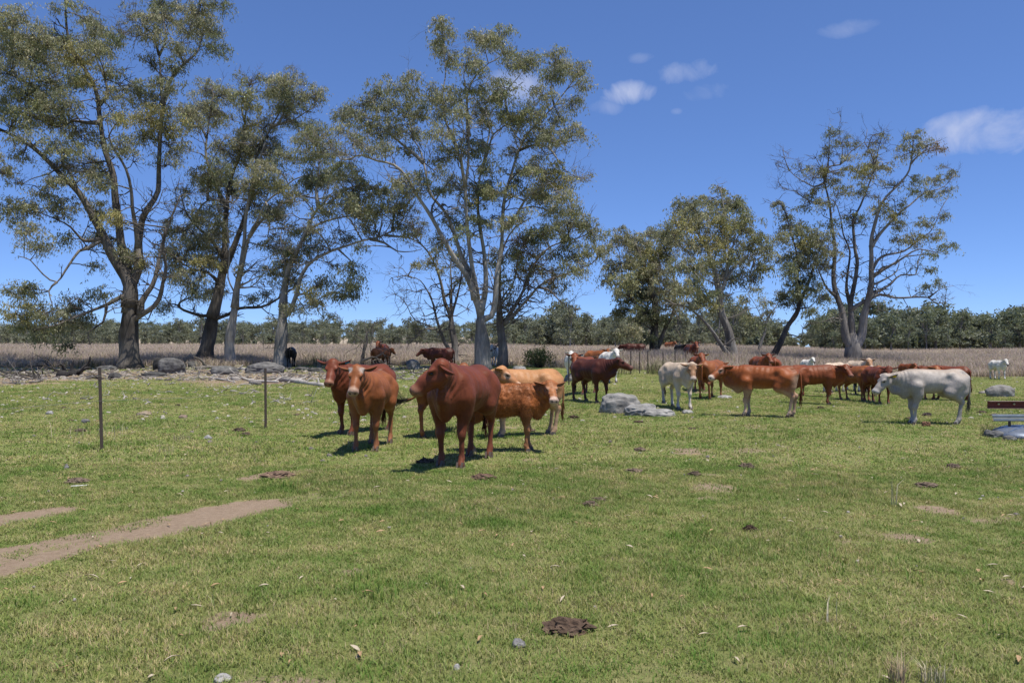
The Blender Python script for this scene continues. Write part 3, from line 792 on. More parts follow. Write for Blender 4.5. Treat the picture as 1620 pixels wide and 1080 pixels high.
t.dead([(376, 452), (395, 455), (412, 440), (424, 427)], 3.5, 1.5, -.5, .8)
t.crown([(455, 245, 20, 15), (420, 290, 28, 20, 'd'), (440, 330, 22, 16, 'd', .7), (460, 360, 26, 18, 'd', .7), (430, 385, 22, 15, 'd', .7), (440, 290, 20, 14), (415, 262, 22, 16), (398, 300, 20, 16), (470, 300, 20, 14, 'y', .6), (380, 420, 10, 8, 'o', .5), (405, 330, 18, 14, 'd'), (455, 395, 16, 10, 'd', .5), (395, 470, 12, 5, 'd', .6)], 1.3).infill(8).wisps(60).done()

# -- forked gum left of centre
t = Tree('gum_tree', 'forked gum tree with a long low bough reaching right, black cow behind', (446, 581), 0.0, 14, bark=GRB)
t.limb([(446, 581), (445, 550), (446, 514), (447, 480), (451, 455)], 21, 15, 0, .55, 'trunk', True)
t.limb([(451, 458), (459, 423), (473, 389), (487, 356), (505, 328), (520, 322), (538, 324)], 12, 4, -1.2, .75)
t.limb([(449, 505), (457, 495), (468, 467), (479, 431), (493, 414), (518, 403), (537, 393), (572, 380), (608, 371), (630, 358), (640, 340)], 11, 3, -2.5, .8)
t.limb([(584, 378), (608, 383), (627, 398), (652, 399), (668, 394)], 4.5, 1.5, -1, .4)
t.limb([(608, 372), (647, 377), (669, 391), (680, 400)], 4, 1.5, -.5, .6)
t.limb([(480, 378), (490, 362), (510, 350), (535, 344), (560, 342), (580, 352)], 6, 2.5, 1, .6)
t.limb([(459, 430), (450, 400), (442, 375), (450, 350)], 5, 2, 1, .55)
t.limb([(468, 468), (482, 464), (498, 480), (505, 495), (518, 508)], 4, 1.5, -1.5, .5)
t.limb([(493, 414), (480, 395), (470, 385)], 3, 1.5, 1, .5)
t.limb([(505, 330), (500, 300), (505, 260), (500, 225)], 6, 2, 1, .65)
t.limb([(520, 325), (545, 300), (570, 290), (600, 298)], 5, 2, -.5, .65)
t.limb([(540, 393), (555, 410), (562, 430)], 3, 1.5, -.5, .4)
t.limb([(600, 373), (606, 345), (602, 320)], 3, 1.2, .5, .4)
t.limb([(622, 363), (626, 335), (632, 318)], 3, 1.2, .5, .4)
t.limb([(455, 535), (468, 520), (483, 510)], 3, 1.2, -.5, .4)
t.crown([(500, 215, 28, 18), (520, 240, 28, 18), (490, 245, 20, 16), (510, 280, 32, 20), (545, 270, 28, 18), (560, 300, 36, 20), (590, 295, 28, 16, 'd'), (612, 305, 24, 16, 'd'), (540, 320, 28, 16), (515, 332, 22, 14),
         (570, 325, 24, 14, 'y'), (600, 330, 24, 14), (640, 338, 24, 18, 't'), (498, 385, 20, 18, 'd'), (470, 410, 20, 14, 'y'), (445, 420, 20, 13), (540, 375, 16, 10, 'd'), (556, 425, 22, 13, 'd'), (562, 445, 16, 15, 'd'),
         (510, 445, 26, 14, 'y'), (532, 460, 26, 13), (490, 458, 16, 12, 'y'), (550, 460, 18, 18, 'd'), (525, 500, 9, 5), (655, 365, 18, 16, 't'), (570, 388, 10, 7, 'd'), (625, 320, 20, 14), (580, 345, 20, 12, 'd'), (465, 440, 14, 10), (648, 310, 14, 16, 't'), (500, 475, 12, 8, 'y'), (478, 215, 14, 12)], 1.15).infill(12).wisps(110).done()

# -- the tall central gum
t = Tree('gum_tree', 'tallest gum tree at centre with many grey stems from one trunk', (763, 585), 0.0, 15, bark=GRB)
t.limb([(763, 585), (763, 555), (761, 525), (759, 497)], 27, 27, 0, .6, 'trunk', True)
t.limb([(757, 502), (746, 462), (735, 433), (718, 405), (700, 373), (686, 347), (663, 312), (645, 278), (624, 261), (597, 255), (572, 245), (556, 250), (540, 252), (524, 233)], 13, 3, -2.5, .8)
t.limb([(752, 470), (741, 430), (732, 408), (720, 373), (709, 345), (697, 328), (684, 314), (677, 296), (674, 274), (667, 243), (655, 222), (640, 205)], 11, 3, 1.5, .8)
t.limb([(757, 500), (751, 455), (743, 405), (740, 347), (738, 294), (742, 247), (744, 200), (738, 160), (735, 130)], 12, 3.5, -1, .75)
t.limb([(737, 300), (727, 247), (721, 223), (716, 190)], 6, 2.5, -1.5, .7)
t.limb([(762, 500), (768, 448), (766, 405), (761, 362), (757, 320), (760, 280), (768, 244), (775, 203), (768, 176)], 11, 3, 2, .7)
t.limb([(766, 505), (776, 500), (784, 462), (787, 433), (792, 390), (793, 359), (800, 315), (807, 277), (822, 238), (837, 209), (860, 185), (877, 167), (896, 143), (914, 118)], 13, 3, 2.5, .7)
t.limb([(793, 362), (815, 346), (833, 319), (850, 300), (870, 290)], 7, 2.5, -2, .5)
t.limb([(762, 270), (775, 235), (782, 212), (800, 197), (812, 180)], 5, 2, -1.5, .4)
t.limb([(742, 215), (738, 150), (748, 125), (757, 114), (774, 99), (791, 90), (795, 68)], 6, 2, 1, .5)
t.limb([(724, 232), (706, 190), (700, 150), (705, 110), (700, 60), (697, 40)], 5, 1.5, 1, .5)
t.limb([(690, 352), (684, 330), (700, 300), (712, 285)], 4, 2, 1.5, .4)
t.limb([(822, 240), (850, 228), (870, 232), (895, 225), (915, 222)], 4.5, 1.5, -1.5, .3)
t.limb([(806, 190), (800, 150), (822, 120), (830, 100)], 4, 1.5, 0, .6)
t.limb([(878, 168), (872, 140), (876, 115), (880, 95)], 3, 1.5, 0, .4)
t.limb([(672, 262), (650, 240), (620, 215), (600, 190), (590, 160)], 6, 2, 1, .6)
t.limb([(648, 285), (620, 290), (600, 275)], 3, 1.2, -.5, .6)
t.limb([(655, 222), (645, 180), (640, 145), (650, 122)], 4, 1.5, .5, .5)
t.dead([(868, 245), (890, 262), (905, 275), (922, 282)], 3, 1, -1, .4)
t.dead([(735, 280), (730, 245), (735, 210), (728, 185)], 4, 1.5, -2, .95)
t.crown([(700, 35, 16, 11), (703, 60, 18, 15), (698, 78, 18, 15), (716, 92, 19, 15), (740, 95, 20, 16), (760, 106, 20, 15), (750, 55, 18, 13), (766, 54, 19, 14), (790, 55, 19, 17), (776, 70, 16, 13), (800, 76, 16, 14),
         (815, 95, 18, 13), (840, 90, 21, 13), (826, 101, 17, 11), (880, 90, 17, 13), (896, 100, 20, 15), (911, 112, 18, 16), (876, 115, 18, 14), (921, 132, 11, 9), (858, 146, 23, 14), (690, 150, 22, 18), (714, 150, 22, 17), (700, 175, 20, 15),
         (750, 140, 20, 14), (770, 150, 22, 16), (786, 130, 14, 11), (760, 170, 20, 13), (800, 175, 18, 15), (830, 175, 23, 16), (852, 175, 20, 16), (815, 195, 20, 15), (886, 185, 20, 13), (906, 163, 14, 11), (870, 206, 27, 16), (905, 205, 20, 13),
         (926, 210, 9, 9), (840, 220, 16, 13), (760, 230, 20, 14), (700, 210, 20, 14), (706, 235, 20, 12), (776, 262, 18, 14), (650, 120, 20, 13), (655, 150, 18, 16), (630, 135, 23, 16), (600, 140, 20, 13), (590, 160, 23, 14), (616, 165, 26, 16),
         (640, 180, 26, 18), (665, 175, 16, 16), (560, 175, 20, 12), (545, 181, 18, 11), (580, 190, 27, 14), (600, 206, 27, 14), (630, 205, 23, 14), (540, 202, 18, 12), (560, 220, 20, 12), (610, 232, 20, 11), (640, 236, 16, 12), (656, 210, 13, 14),
         (860, 270, 28, 17, 'y', 1.3), (835, 266, 23, 16, 'y', 1.2), (882, 286, 26, 18, 'y', 1.2), (850, 300, 32, 18, 'o', 1.2), (820, 290, 20, 14), (890, 310, 22, 18), (870, 330, 27, 18), (790, 300, 23, 16), (745, 320, 20, 15, 'y'), (770, 300, 18, 13), (720, 290, 23, 15),
         (690, 270, 15, 12), (665, 280, 13, 9), (720, 345, 16, 12), (800, 350, 23, 18), (776, 350, 16, 13), (830, 340, 20, 15), (735, 365, 14, 12, 'd'), (700, 300, 16, 10), (808, 240, 16, 14, 't'), (730, 180, 16, 13), (585, 235, 18, 12, 't'), (665, 300, 12, 18, 't'), (755, 345, 16, 12, 'd'),
         (845, 250, 16, 10), (905, 330, 16, 14)], 1.15).infill(18).wisps(180).done()

# -- second stem right of the central gum
t = Tree('gum_tree', 'gum tree with peeling reddish trunk close behind the tallest gum', (795, 582), 1.2, 16, bark=((.11, .075, .058), (.27, .235, .20)))
t.limb([(795, 582), (796, 550), (795, 530), (792, 495), (789, 455)], 15, 11, 0, .45, 'trunk', True)
t.limb([(789, 458), (790, 420), (800, 385), (815, 360), (840, 345)], 9, 3, 1, .5)
t.limb([(796, 520), (815, 495), (832, 476), (850, 456), (872, 442), (896, 433), (915, 425), (935, 418)], 8, 2.5, -1.5, .75)
t.limb([(800, 512), (822, 470), (838, 430), (858, 400), (878, 386), (901, 379), (925, 372), (945, 360)], 7, 2.5, .5, .6)
t.limb([(793, 500), (806, 460), (815, 430), (820, 400), (835, 380)], 5, 2, -1, .5)
t.limb([(792, 480), (780, 440), (772, 415), (775, 390)], 4, 2, 1.5, .6)
t.dead([(850, 457), (872, 462), (887, 477), (907, 485), (915, 490)], 4, 1, -1, .5)
t.dead([(800, 515), (815, 505), (835, 492), (855, 486)], 3, 1, -.5, .7)
t.dead([(830, 470), (848, 480), (862, 478)], 2.5, 1, .5, .7)
t.crown([(900, 346, 28, 17), (930, 350, 23, 14), (860, 366, 27, 16), (942, 370, 20, 14), (950, 396, 14, 15), (910, 400, 23, 16, 'd'), (900, 420, 16, 16), (922, 426, 18, 12), (830, 386, 18, 18, 'b', .7), (836, 420, 13, 18, 'b', .7), (816, 402, 13, 18), (880, 360, 20, 14),
         (785, 400, 11, 13, 'd', .7), (838, 440, 11, 12, 'b', .6), (805, 470, 8, 22, 'y', .9), (800, 440, 8, 15, 'y', .8), (822, 425, 8, 18, 'y', .8), (880, 430, 18, 10, 'o', .7), (870, 400, 18, 12, 'd', .7), (845, 400, 14, 12, 't'), (925, 395, 16, 14), (890, 385, 16, 12)], 1.1).infill(6).wisps(90).done()

# -- half dead gum left of the central one
t = Tree('gum_tree', 'thin half dead gum with bare crooked branches left of the tallest gum', (718, 577), 0.8, 17, bark=((.08, .07, .062), (.26, .235, .21)))
t.limb([(718, 577), (718, 555), (716, 535), (713, 500)], 15, 11, 0, .4, 'trunk', True)
t.limb([(713, 503), (703, 479), (695, 448), (683, 410), (672, 393), (660, 379), (652, 350)], 8, 2.5, -1, .6)
t.limb([(715, 500), (712, 451), (712, 422), (718, 395)], 6, 2.5, 1, .35)
t.limb([(717, 500), (722, 470), (726, 451), (730, 425), (735, 395)], 5, 2, -.5, .35)
t.limb([(716, 560), (703, 542), (695, 514), (683, 474), (666, 445), (652, 439)], 7, 2, -1.5, .4)
t.dead([(655, 440), (640, 437), (620, 439)], 2.5, 1, -.5, .6, 12)
t.dead([(706, 548), (689, 520), (657, 505), (646, 485), (633, 470), (618, 462)], 4, 1, -2, .5, 22)
t.dead([(692, 522), (670, 520), (655, 535), (642, 540)], 3, 1, -1.5, .9, 14)
t.dead([(690, 470), (675, 458), (660, 462), (645, 458)], 2.5, 1, -1, .6, 12)
t.dead([(700, 470), (715, 462), (720, 445)], 2, 1, .5, .6, 8)
t.crown([(676, 410, 16, 12, 'o', .8), (660, 416, 11, 9, 'o', .7), (651, 352, 12, 16, 't'), (690, 396, 9, 9, 'o', .7), (665, 365, 14, 14, 't'), (722, 410, 12, 12, 'd', .7), (732, 440, 9, 18, 'd', .6), (700, 425, 9, 8, 'o', .5), (665, 520, 18, 12, 't', .5)]).wisps(60).done()

# -- bushy gum right of centre
t = Tree('gum_tree', 'bushy gum tree with foliage hanging low behind the wire fence', (1036, 567), 0.0, 18, bark=DKB)
t.limb([(1036, 568), (1034, 545), (1035, 517), (1037, 490), (1030, 455), (1018, 420), (1005, 385)], 15, 4, 0, .25, 'trunk', True)
t.limb([(1040, 560), (1050, 526), (1064, 495), (1068, 460), (1062, 420), (1050, 390)], 9, 3, -1, .3)
t.limb([(1035, 510), (1015, 490), (998, 470), (985, 440), (980, 400)], 6, 2, -2, .4)
t.limb([(1034, 530), (1020, 515), (1002, 508), (990, 520)], 4, 2, -2.5, .4)
t.limb([(1030, 455), (1045, 430), (1040, 400)], 5, 2, -2, .6)
t.limb([(998, 470), (978, 460), (968, 440)], 4, 1.5, 1, .4)
t.dead([(1066, 490), (1072, 505), (1070, 520), (1080, 535)], 2.5, 1, -1.5, .9, 5)
t.dead([(1020, 440), (1035, 425), (1050, 430)], 3, 1.5, -3, .98, 4)
t.crown([(985, 374, 20, 14), (1005, 385, 19, 14), (972, 420, 19, 17), (998, 410, 21, 17), (1020, 400, 23, 17), (1010, 440, 26, 18), (1033, 430, 22, 18), (1000, 470, 21, 18, 'd'), (1030, 465, 26, 18, 'd'), (1015, 498, 21, 18, 'd'), (995, 520, 19, 15), (1020, 532, 16, 11, 'd'),
         (962, 440, 15, 12), (1050, 450, 23, 18), (1046, 400, 23, 16, 'y'), (1060, 380, 23, 16), (1036, 366, 16, 11), (975, 456, 11, 14), (1060, 480, 20, 13), (985, 490, 14, 13), (960, 392, 12, 12), (990, 440, 20, 16), (1040, 500, 16, 14, 'd'), (1045, 425, 22, 14, 't'), (980, 525, 12, 10, 't'), (1012, 460, 20, 14), (1025, 420, 20, 14, 'y')], 1.0, (.2, .36), 1.6, .55, 52).done()

# -- twin trunk gum
t = Tree('gum_tree', 'gum tree with two leaning trunks meeting at the ground, right of centre', (1160, 575), 0.0, 19, bark=GRB)
t.limb([(1160, 576), (1156, 545), (1152, 525), (1142, 493), (1137, 464), (1130, 430), (1118, 395), (1104, 369), (1090, 352)], 15, 3.5, 0, .5, 'trunk', True)
t.limb([(1156, 568), (1148, 556), (1133, 535), (1112, 508), (1088, 484), (1066, 480), (1050, 470)], 9, 3, -2, .35)
t.limb([(1140, 480), (1148, 434), (1152, 400), (1150, 370), (1145, 330), (1140, 300)], 8, 2, 1.5, .7)
t.limb([(1148, 440), (1165, 420), (1180, 405), (1195, 412), (1210, 400)], 5, 1.5, 1, .5)
t.limb([(1142, 492), (1128, 480), (1110, 465), (1098, 450)], 5, 2, -2, .75)
t.limb([(1150, 400), (1168, 375), (1182, 350)], 4, 1.5, .5, .5)
t.limb([(1110, 380), (1085, 385), (1070, 400)], 4, 1.5, -2, .6)
t.limb([(1135, 455), (1112, 440), (1090, 420)], 4, 1.5, -2.5, .6)
t.limb([(1195, 412), (1188, 430), (1190, 445), (1180, 462)], 3, 1.2, .5, .4)
t.crown([(1140, 296, 8, 8), (1120, 315, 20, 11), (1085, 325, 20, 13), (1102, 331, 18, 13), (1150, 320, 20, 13), (1165, 326, 14, 11), (1130, 340, 26, 13), (1110, 350, 23, 13), (1185, 345, 18, 13), (1170, 360, 20, 15), (1196, 371, 16, 13), (1060, 365, 20, 13), (1077, 358, 23, 13, 'y'), (1120, 385, 26, 15, 'y'),
         (1095, 390, 26, 15), (1150, 375, 20, 15), (1180, 390, 18, 15), (1205, 400, 18, 12), (1200, 420, 16, 12), (1215, 388, 10, 12, 'o', .7), (1120, 415, 23, 14), (1140, 430, 18, 15), (1090, 420, 23, 14), (1165, 440, 12, 14, 'd'), (1100, 450, 23, 14), (1120, 460, 20, 12, 'd'), (1080, 455, 18, 12), (1115, 480, 18, 11, 'y'), (1190, 440, 11, 8),
         (1070, 420, 18, 14), (1080, 340, 16, 10), (1140, 360, 18, 12, 'y'), (1150, 405, 18, 12), (1105, 430, 16, 10, 't'), (1145, 465, 14, 10, 'y', .6), (1170, 410, 14, 10), (1095, 485, 12, 8)], 1.0, (.18, .32), 1.4, .5, 54).wisps(70).done()

# -- slim pale tree
t = Tree('gum_sapling', 'slender white stemmed young gum beside the leaning dark gum', (1198, 569), 4.0, 20, bark=PLB)
t.limb([(1198, 569), (1203, 545), (1210, 526), (1213, 505), (1228, 484), (1237, 468)], 5, 2, 0, .8, 'trunk', True)
t.limb([(1211, 520), (1205, 500), (1195, 480), (1182, 465)], 3, 1.2, -1, .6)
t.limb([(1213, 508), (1214, 490), (1208, 470)], 2.5, 1, .5, .6)
t.crown([(1180, 470, 13, 10), (1210, 474, 14, 10), (1186, 500, 13, 9), (1215, 490, 11, 7), (1195, 455, 9, 7), (1200, 515, 10, 8, 'd'), (1175, 490, 9, 7), (1235, 462, 8, 6)], .6, (.2, .34), .8, .5, 46).done()

# -- leaning dark gum
t = Tree('gum_tree', 'dark gum tree leaning steeply right with dense low foliage', (1218, 575), 0.0, 21, bark=DKB)
t.limb([(1218, 575), (1224, 562), (1234, 543), (1247, 515), (1261, 495), (1268, 474), (1282, 439), (1288, 415)], 10, 4, 0, .15, 'trunk', True)
t.limb([(1266, 480), (1262, 440), (1262, 410), (1254, 380), (1246, 345), (1235, 318)], 6, 2, 1, .35)
t.limb([(1282, 440), (1292, 405), (1302, 380)], 4, 1.5, -1, .4)
t.limb([(1240, 532), (1254, 529), (1267, 533), (1269, 520), (1282, 512), (1298, 510)], 3.5, 1.5, -1, .2)
t.limb([(1264, 490), (1280, 488), (1292, 475), (1300, 465)], 4, 1.5, -1, .3)
t.limb([(1262, 495), (1255, 475), (1242, 465)], 3, 1.5, .5, .3)
t.dead([(1246, 345), (1240, 330), (1226, 318), (1222, 335)], 2.5, 1, 0, .4, 6)
t.crown([(1260, 460, 18, 15, 'd'), (1265, 440, 20, 16, 'd'), (1250, 428, 16, 13, 'd'), (1240, 465, 12, 11, 'd'), (1290, 455, 16, 12, 'd'), (1301, 470, 13, 11, 'd'), (1280, 490, 12, 7, 'd'), (1272, 420, 18, 12), (1245, 335, 12, 10), (1232, 320, 7, 6), (1250, 355, 20, 12), (1240, 375, 18, 12), (1275, 366, 18, 14),
         (1300, 376, 20, 14), (1310, 396, 16, 12), (1265, 396, 22, 14), (1290, 406, 22, 12), (1250, 410, 16, 11), (1300, 420, 14, 10), (1255, 478, 14, 9, 'd'), (1290, 512, 10, 6, 'd', .6), (1280, 385, 18, 12, 'y')], 1.0, (.17, .3), 1.2, .48, 52).done()

# -- sparse spreading gum at the right
t = Tree('gum_tree', 'sparse spreading gum tree at right with long bare limbs and thin foliage', (1351, 578), 0.0, 22, bark=((.075, .066, .06), (.28, .255, .23)))
t.limb([(1351, 578), (1350, 560), (1349, 545), (1348, 522)], 28, 24, 0, .35, 'trunk', True)
t.limb([(1343, 550), (1338, 532), (1335, 507), (1329, 481), (1322, 457), (1320, 427), (1321, 400), (1315, 360), (1312, 320), (1303, 281), (1300, 265)], 13, 3, 1.0, .3)
t.limb([(1360, 552), (1362, 532), (1366, 504), (1373, 474), (1380, 439), (1379, 410), (1378, 380), (1385, 350), (1399, 316), (1418, 295), (1435, 277), (1441, 260), (1445, 222)], 14, 3, -1.5, .75)
t.limb([(1348, 528), (1345, 490), (1346, 475), (1352, 450), (1357, 415), (1352, 390), (1351, 348), (1362, 323), (1378, 285), (1383, 264), (1378, 243), (1368, 226)], 12, 2.5, 2, .45)
t.limb([(1347, 480), (1340, 460), (1342, 435), (1345, 396), (1334, 373), (1330, 348), (1322, 323), (1313, 314)], 6, 2, 2.5, .3)
t.limb([(1349, 490), (1371, 473), (1392, 464), (1416, 468), (1441, 469), (1467, 471), (1479, 480), (1496, 478)], 7, 2, -2.5, .75)
t.limb([(1470, 471), (1488, 457), (1508, 452)], 3, 1, .5, .5)
t.limb([(1374, 470), (1385, 462), (1406, 450), (1425, 434), (1449, 435), (1453, 413), (1460, 395)], 6, 2, 2, .75)
t.limb([(1379, 450), (1388, 448), (1418, 429), (1423, 410)], 4.5, 2, 1, .7)
t.limb([(1380, 436), (1406, 422), (1430, 406), (1453, 394), (1488, 399), (1505, 388)], 6, 1.5, -1.5, .5)
t.limb([(1379, 425), (1395, 406), (1430, 398), (1450, 384), (1470, 369), (1482, 348), (1491, 327), (1500, 312)], 5, 1.5, 1.5, .6)
t.limb([(1379, 390), (1393, 369), (1418, 344), (1441, 327), (1462, 306), (1492, 295), (1511, 276)], 6, 1.5, 2, .75)
t.limb([(1324, 469), (1310, 457), (1301, 439), (1291, 420), (1285, 400)], 5, 2, -1, .35)
t.limb([(1309, 285), (1312, 264), (1330, 260), (1347, 239), (1367, 226), (1372, 205)], 4, 1.5, -1, .6)
t.limb([(1303, 282), (1309, 264), (1313, 243), (1313, 218), (1310, 200)], 4, 1.2, .5, .3)
t.limb([(1441, 262), (1455, 245), (1470, 235), (1485, 232)], 3, 1, 0, .6)
t.limb([(1383, 268), (1388, 245), (1394, 225), (1398, 208)], 3, 1, .5, .4)
t.dead([(1332, 511), (1320, 504), (1310, 507), (1298, 510)], 3.5, 1.5, -1, .15, 0)
t.dead([(1372, 490), (1385, 478), (1390, 488), (1386, 494)], 2, 1, -1, .3, 0)
t.dead([(1305, 290), (1286, 295), (1263, 283), (1250, 270), (1227, 261)], 3.5, 1, -.5, .7, 16)
t.dead([(1312, 318), (1290, 322), (1269, 310), (1257, 301), (1240, 299), (1231, 285)], 3.5, 1, .5, .7, 14)
t.dead([(1250, 270), (1243, 250), (1238, 238)], 2, .8, 0, .5, 10)
t.dead([(1330, 262), (1334, 235), (1328, 205), (1330, 185)], 2, .8, 0, .6, 8)
t.dead([(1372, 230), (1382, 215), (1396, 212)], 2, .8, 0, .5, 10)
CL11 = [(1315, 210, 9, 8, 'd'), (1308, 240, 7, 10, 'd'), (1330, 222, 15, 12, 't'), (1350, 225, 15, 10, 't'), (1392, 222, 15, 12, 't'), (1355, 265, 20, 11, 'y', 1.1), (1380, 260, 14, 13, 'y', 1.2), (1400, 265, 16, 11, 'o', .7), (1300, 268, 9, 7, 'y', .8), (1320, 280, 11, 9), (1290, 300, 14, 11, 'y', .8), (1350, 300, 16, 11, 'o', .7), (1270, 265, 15, 12, 't'),
        (1445, 210, 13, 11, 'o', .8), (1461, 226, 16, 12, 'o', .8), (1440, 236, 16, 12, 'o', .8), (1481, 232, 9, 8, 'b', .7), (1425, 246, 11, 9, 't'), (1480, 285, 16, 9, 'o', .7), (1500, 276, 10, 7, 'o', .7), (1450, 281, 9, 8, 'd', .8), (1456, 300, 16, 9, 'd', .7), (1395, 330, 16, 11, 'y', .9), (1415, 341, 12, 9, 'y', .9), (1350, 346, 18, 12, 'd', .7), (1430, 355, 18, 12, 'o', .7), (1466, 350, 16, 11, 'o', .8),
        (1490, 341, 10, 7, 't'), (1446, 376, 16, 12, 'y', .9), (1476, 371, 14, 9, 'y', .8), (1500, 386, 13, 9, 'd', .8), (1480, 400, 12, 7, 'd', .6), (1470, 426, 9, 7, 'd', .8), (1482, 446, 8, 6, 'd', .6), (1465, 451, 7, 6, 'd', .9), (1280, 320, 13, 10, 'd', .7), (1300, 322, 13, 9, 'o', .7), (1375, 310, 12, 9, 't'), (1330, 300, 14, 12, 't'), (1410, 290, 14, 12, 't'), (1290, 275, 14, 12, 't'), (1425, 320, 14, 10, 't'), (1475, 310, 12, 8, 't'),
        (1340, 250, 14, 10, 't'), (1310, 350, 12, 10, 'd', .6), (1365, 280, 14, 10, 'y', .9), (1420, 375, 14, 8, 'o', .6), (1375, 240, 12, 8, 't'), (1455, 415, 8, 6, 't', .6), (1495, 470, 10, 6, 't', .4), (1500, 300, 8, 6, 't'), (1490, 262, 10, 6, 't')]
t.crown(CL11, .95, (.16, .28), 1.0, .42, 50).wisps(260, (.7, 1.9)).done()

# -- dead sapling by the far orange cow
t = Tree('dead_sapling', 'bare dead sapling with a dark curved stem between the herd and far orange cow', (577, 587), 0, 23, bark=DKB)
t.limb([(577, 588), (574, 572), (579, 555), (583, 540), (580, 525), (576, 508)], 5, 1.5, 0, .15, 'trunk', True)
t.dead([(582, 545), (570, 535), (556, 528), (545, 520)], 2.5, .8, -.5, .3, 6)
t.dead([(576, 572), (590, 566), (600, 570), (612, 578)], 4, 1.5, -.6, .2, 5)
t.dead([(580, 528), (588, 520), (592, 512)], 2, .8, .3, .3, 4)
t.done()

# ------------------------------------------------------------------ far woodland
def far_tree(seed, h, dark):
    g = np.random.default_rng(seed)
    tw = MB(); tb = h * (g.uniform(.28, .42) if h > 6 else .12)
    top = np.array([g.normal() * .5, g.normal() * .5, h * .8])
    C = catmull(np.array([[0, 0, -.3], [g.normal() * .15, g.normal() * .15, tb], top]), .8)
    tw.tube(C, np.linspace(.24, .05, len(C)) * h / 11, 6)
    LV, LC = [], []
    nb = g.integers(10, 15)
    for k in range(nb):
        a = C[g.integers(len(C) // 3, len(C))]; ang = g.uniform(0, 6.283); zz = g.uniform(tb * .85, h); rr = h * g.uniform(.04, .21) * (1.15 - .6 * abs((zz - h * .62) / (h * .5)))
        e = np.array([math.cos(ang) * rr, math.sin(ang) * rr, zz])
        tw.tube([a, (a + e) / 2 + np.array([0, 0, .2]), e], [.09, .06, .03], 4, cap=False)
        n = g.integers(4, 8); cs = e + g.normal(size=(n, 3)) * np.array([.9, .9, .6]) * h / 13
        V, F = leaf_quads(cs, np.full(n, .62) * h / 11, 15, .45, .95, g, .75, .42)
        base = (DARK * .72 if dark else OLIVE * .62)[g.integers(2)] * g.uniform(.75, 1.2) + np.array([.018, .034, .045])  # added blue-grey puts the distance haze into the leaf colour
        LV.append(V); LC.append(np.repeat(base * g.uniform(.7, 1.25, (n * 15, 1)), 4, 0))
    V = np.concatenate(LV)
    tc = np.array([.30, .275, .25]) * g.uniform(.6, 1.1)
    trunk_me = mesh_np('trunk', np.concatenate(tw.V), [np.concatenate(v) for v in tw.F.values()], M_twig, True, np.tile(tc, (tw.n, 1)))
    crown_me = mesh_np('crown', V, [np.arange(len(V)).reshape(-1, 4)], M_leaf, False, np.concatenate(LC))
    both = MB(); both.add(np.concatenate(tw.V), [np.concatenate(v) for v in tw.F.values()], tc); nv = both.n
    both.add(V, [np.arange(len(V)).reshape(-1, 4)], np.concatenate(LC))
    j = bpy.data.objects.new('far_tree', mesh_np('far_tree', np.concatenate(both.V), [np.concatenate(v) for v in both.F.values()], M_leaf, False, np.concatenate(both.C)))
    return trunk_me, crown_me, j
FAR = [far_tree(200 + i, h, dk) for i, (h, dk) in enumerate(((11, 0), (9.5, 0), (12, 0), (8, 0), (11, 1), (10, 1), (4.2, 0), (3.4, 1)))]

def wood(n, a0, a1, y0, y1, kinds, smin, smax, label, seed):
    g = np.random.default_rng(seed)
    y = g.uniform(y0, y1, n); x = g.uniform(a0, a1, n) * y
    pts = np.stack([x, y, ground_h(x, y)], -1); s = g.uniform(smin, smax, n)
    k = g.choice(kinds, n)
    for q in set(kinds):
        u = k == q; m_ = u.sum()
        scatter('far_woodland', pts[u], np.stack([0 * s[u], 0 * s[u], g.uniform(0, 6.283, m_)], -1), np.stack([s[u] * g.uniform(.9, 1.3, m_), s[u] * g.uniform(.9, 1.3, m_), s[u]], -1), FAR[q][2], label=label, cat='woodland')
LBW = 'grey green gum woodland along the far side of the paddock'
wood(300, -.95, .10, 245, 400, [0, 1, 2, 3], .42, .98, LBW, 1)
wood(150, -.02, .30, 180, 330, [0, 1, 2, 3], .5, 1.12, LBW, 2)
wood(70, .28, .345, 200, 330, [0, 1, 3], .6, 1.05, LBW, 3)
wood(250, .40, .95, 190, 300, [4, 5, 4, 5, 0], .85, 1.3, 'dark gum woodland at the right edge of the paddock', 4)
wood(60, .28, .45, 320, 420, [0, 1, 4], .4, .8, LBW, 5)
wood(420, -.95, .30, 400, 560, [0, 1, 2, 4], .7, 1.2, LBW, 6)
wood(170, -.95, .10, 250, 400, [6, 7], .6, 1.1, LBW, 7)
wood(130, -.02, .34, 190, 360, [6, 7], .7, 1.3, LBW, 8)
wood(240, .40, .95, 190, 300, [6, 7], .9, 1.6, 'dark gum woodland at the right edge of the paddock', 9)
wood(200, .38, .95, 300, 420, [4, 5, 0], 1.0, 1.5, 'dark gum woodland at the right edge of the paddock', 10)

g = np.random.default_rng(50)
front = [(a, y, k, s) for a, y, k, s in zip(np.concatenate([np.linspace(-.66, .06, 26), np.linspace(.06, .27, 10), np.linspace(.41, .72, 13)]) + g.normal(size=49) * .008,
         np.concatenate([g.uniform(215, 250, 26), g.uniform(150, 185, 10), g.uniform(165, 190, 13)]), np.concatenate([g.choice([0, 1, 2, 3], 36), g.choice([4, 5], 13)]), g.uniform(.4, .95, 49))]
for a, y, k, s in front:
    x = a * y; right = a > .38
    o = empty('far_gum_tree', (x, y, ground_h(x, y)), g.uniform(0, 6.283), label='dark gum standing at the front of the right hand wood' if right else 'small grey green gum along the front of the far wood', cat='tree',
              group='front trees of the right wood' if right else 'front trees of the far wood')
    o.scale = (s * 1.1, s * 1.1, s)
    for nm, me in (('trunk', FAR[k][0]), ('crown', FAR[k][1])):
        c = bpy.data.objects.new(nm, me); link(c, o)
        if nm == 'crown': c['kind'] = 'stuff'
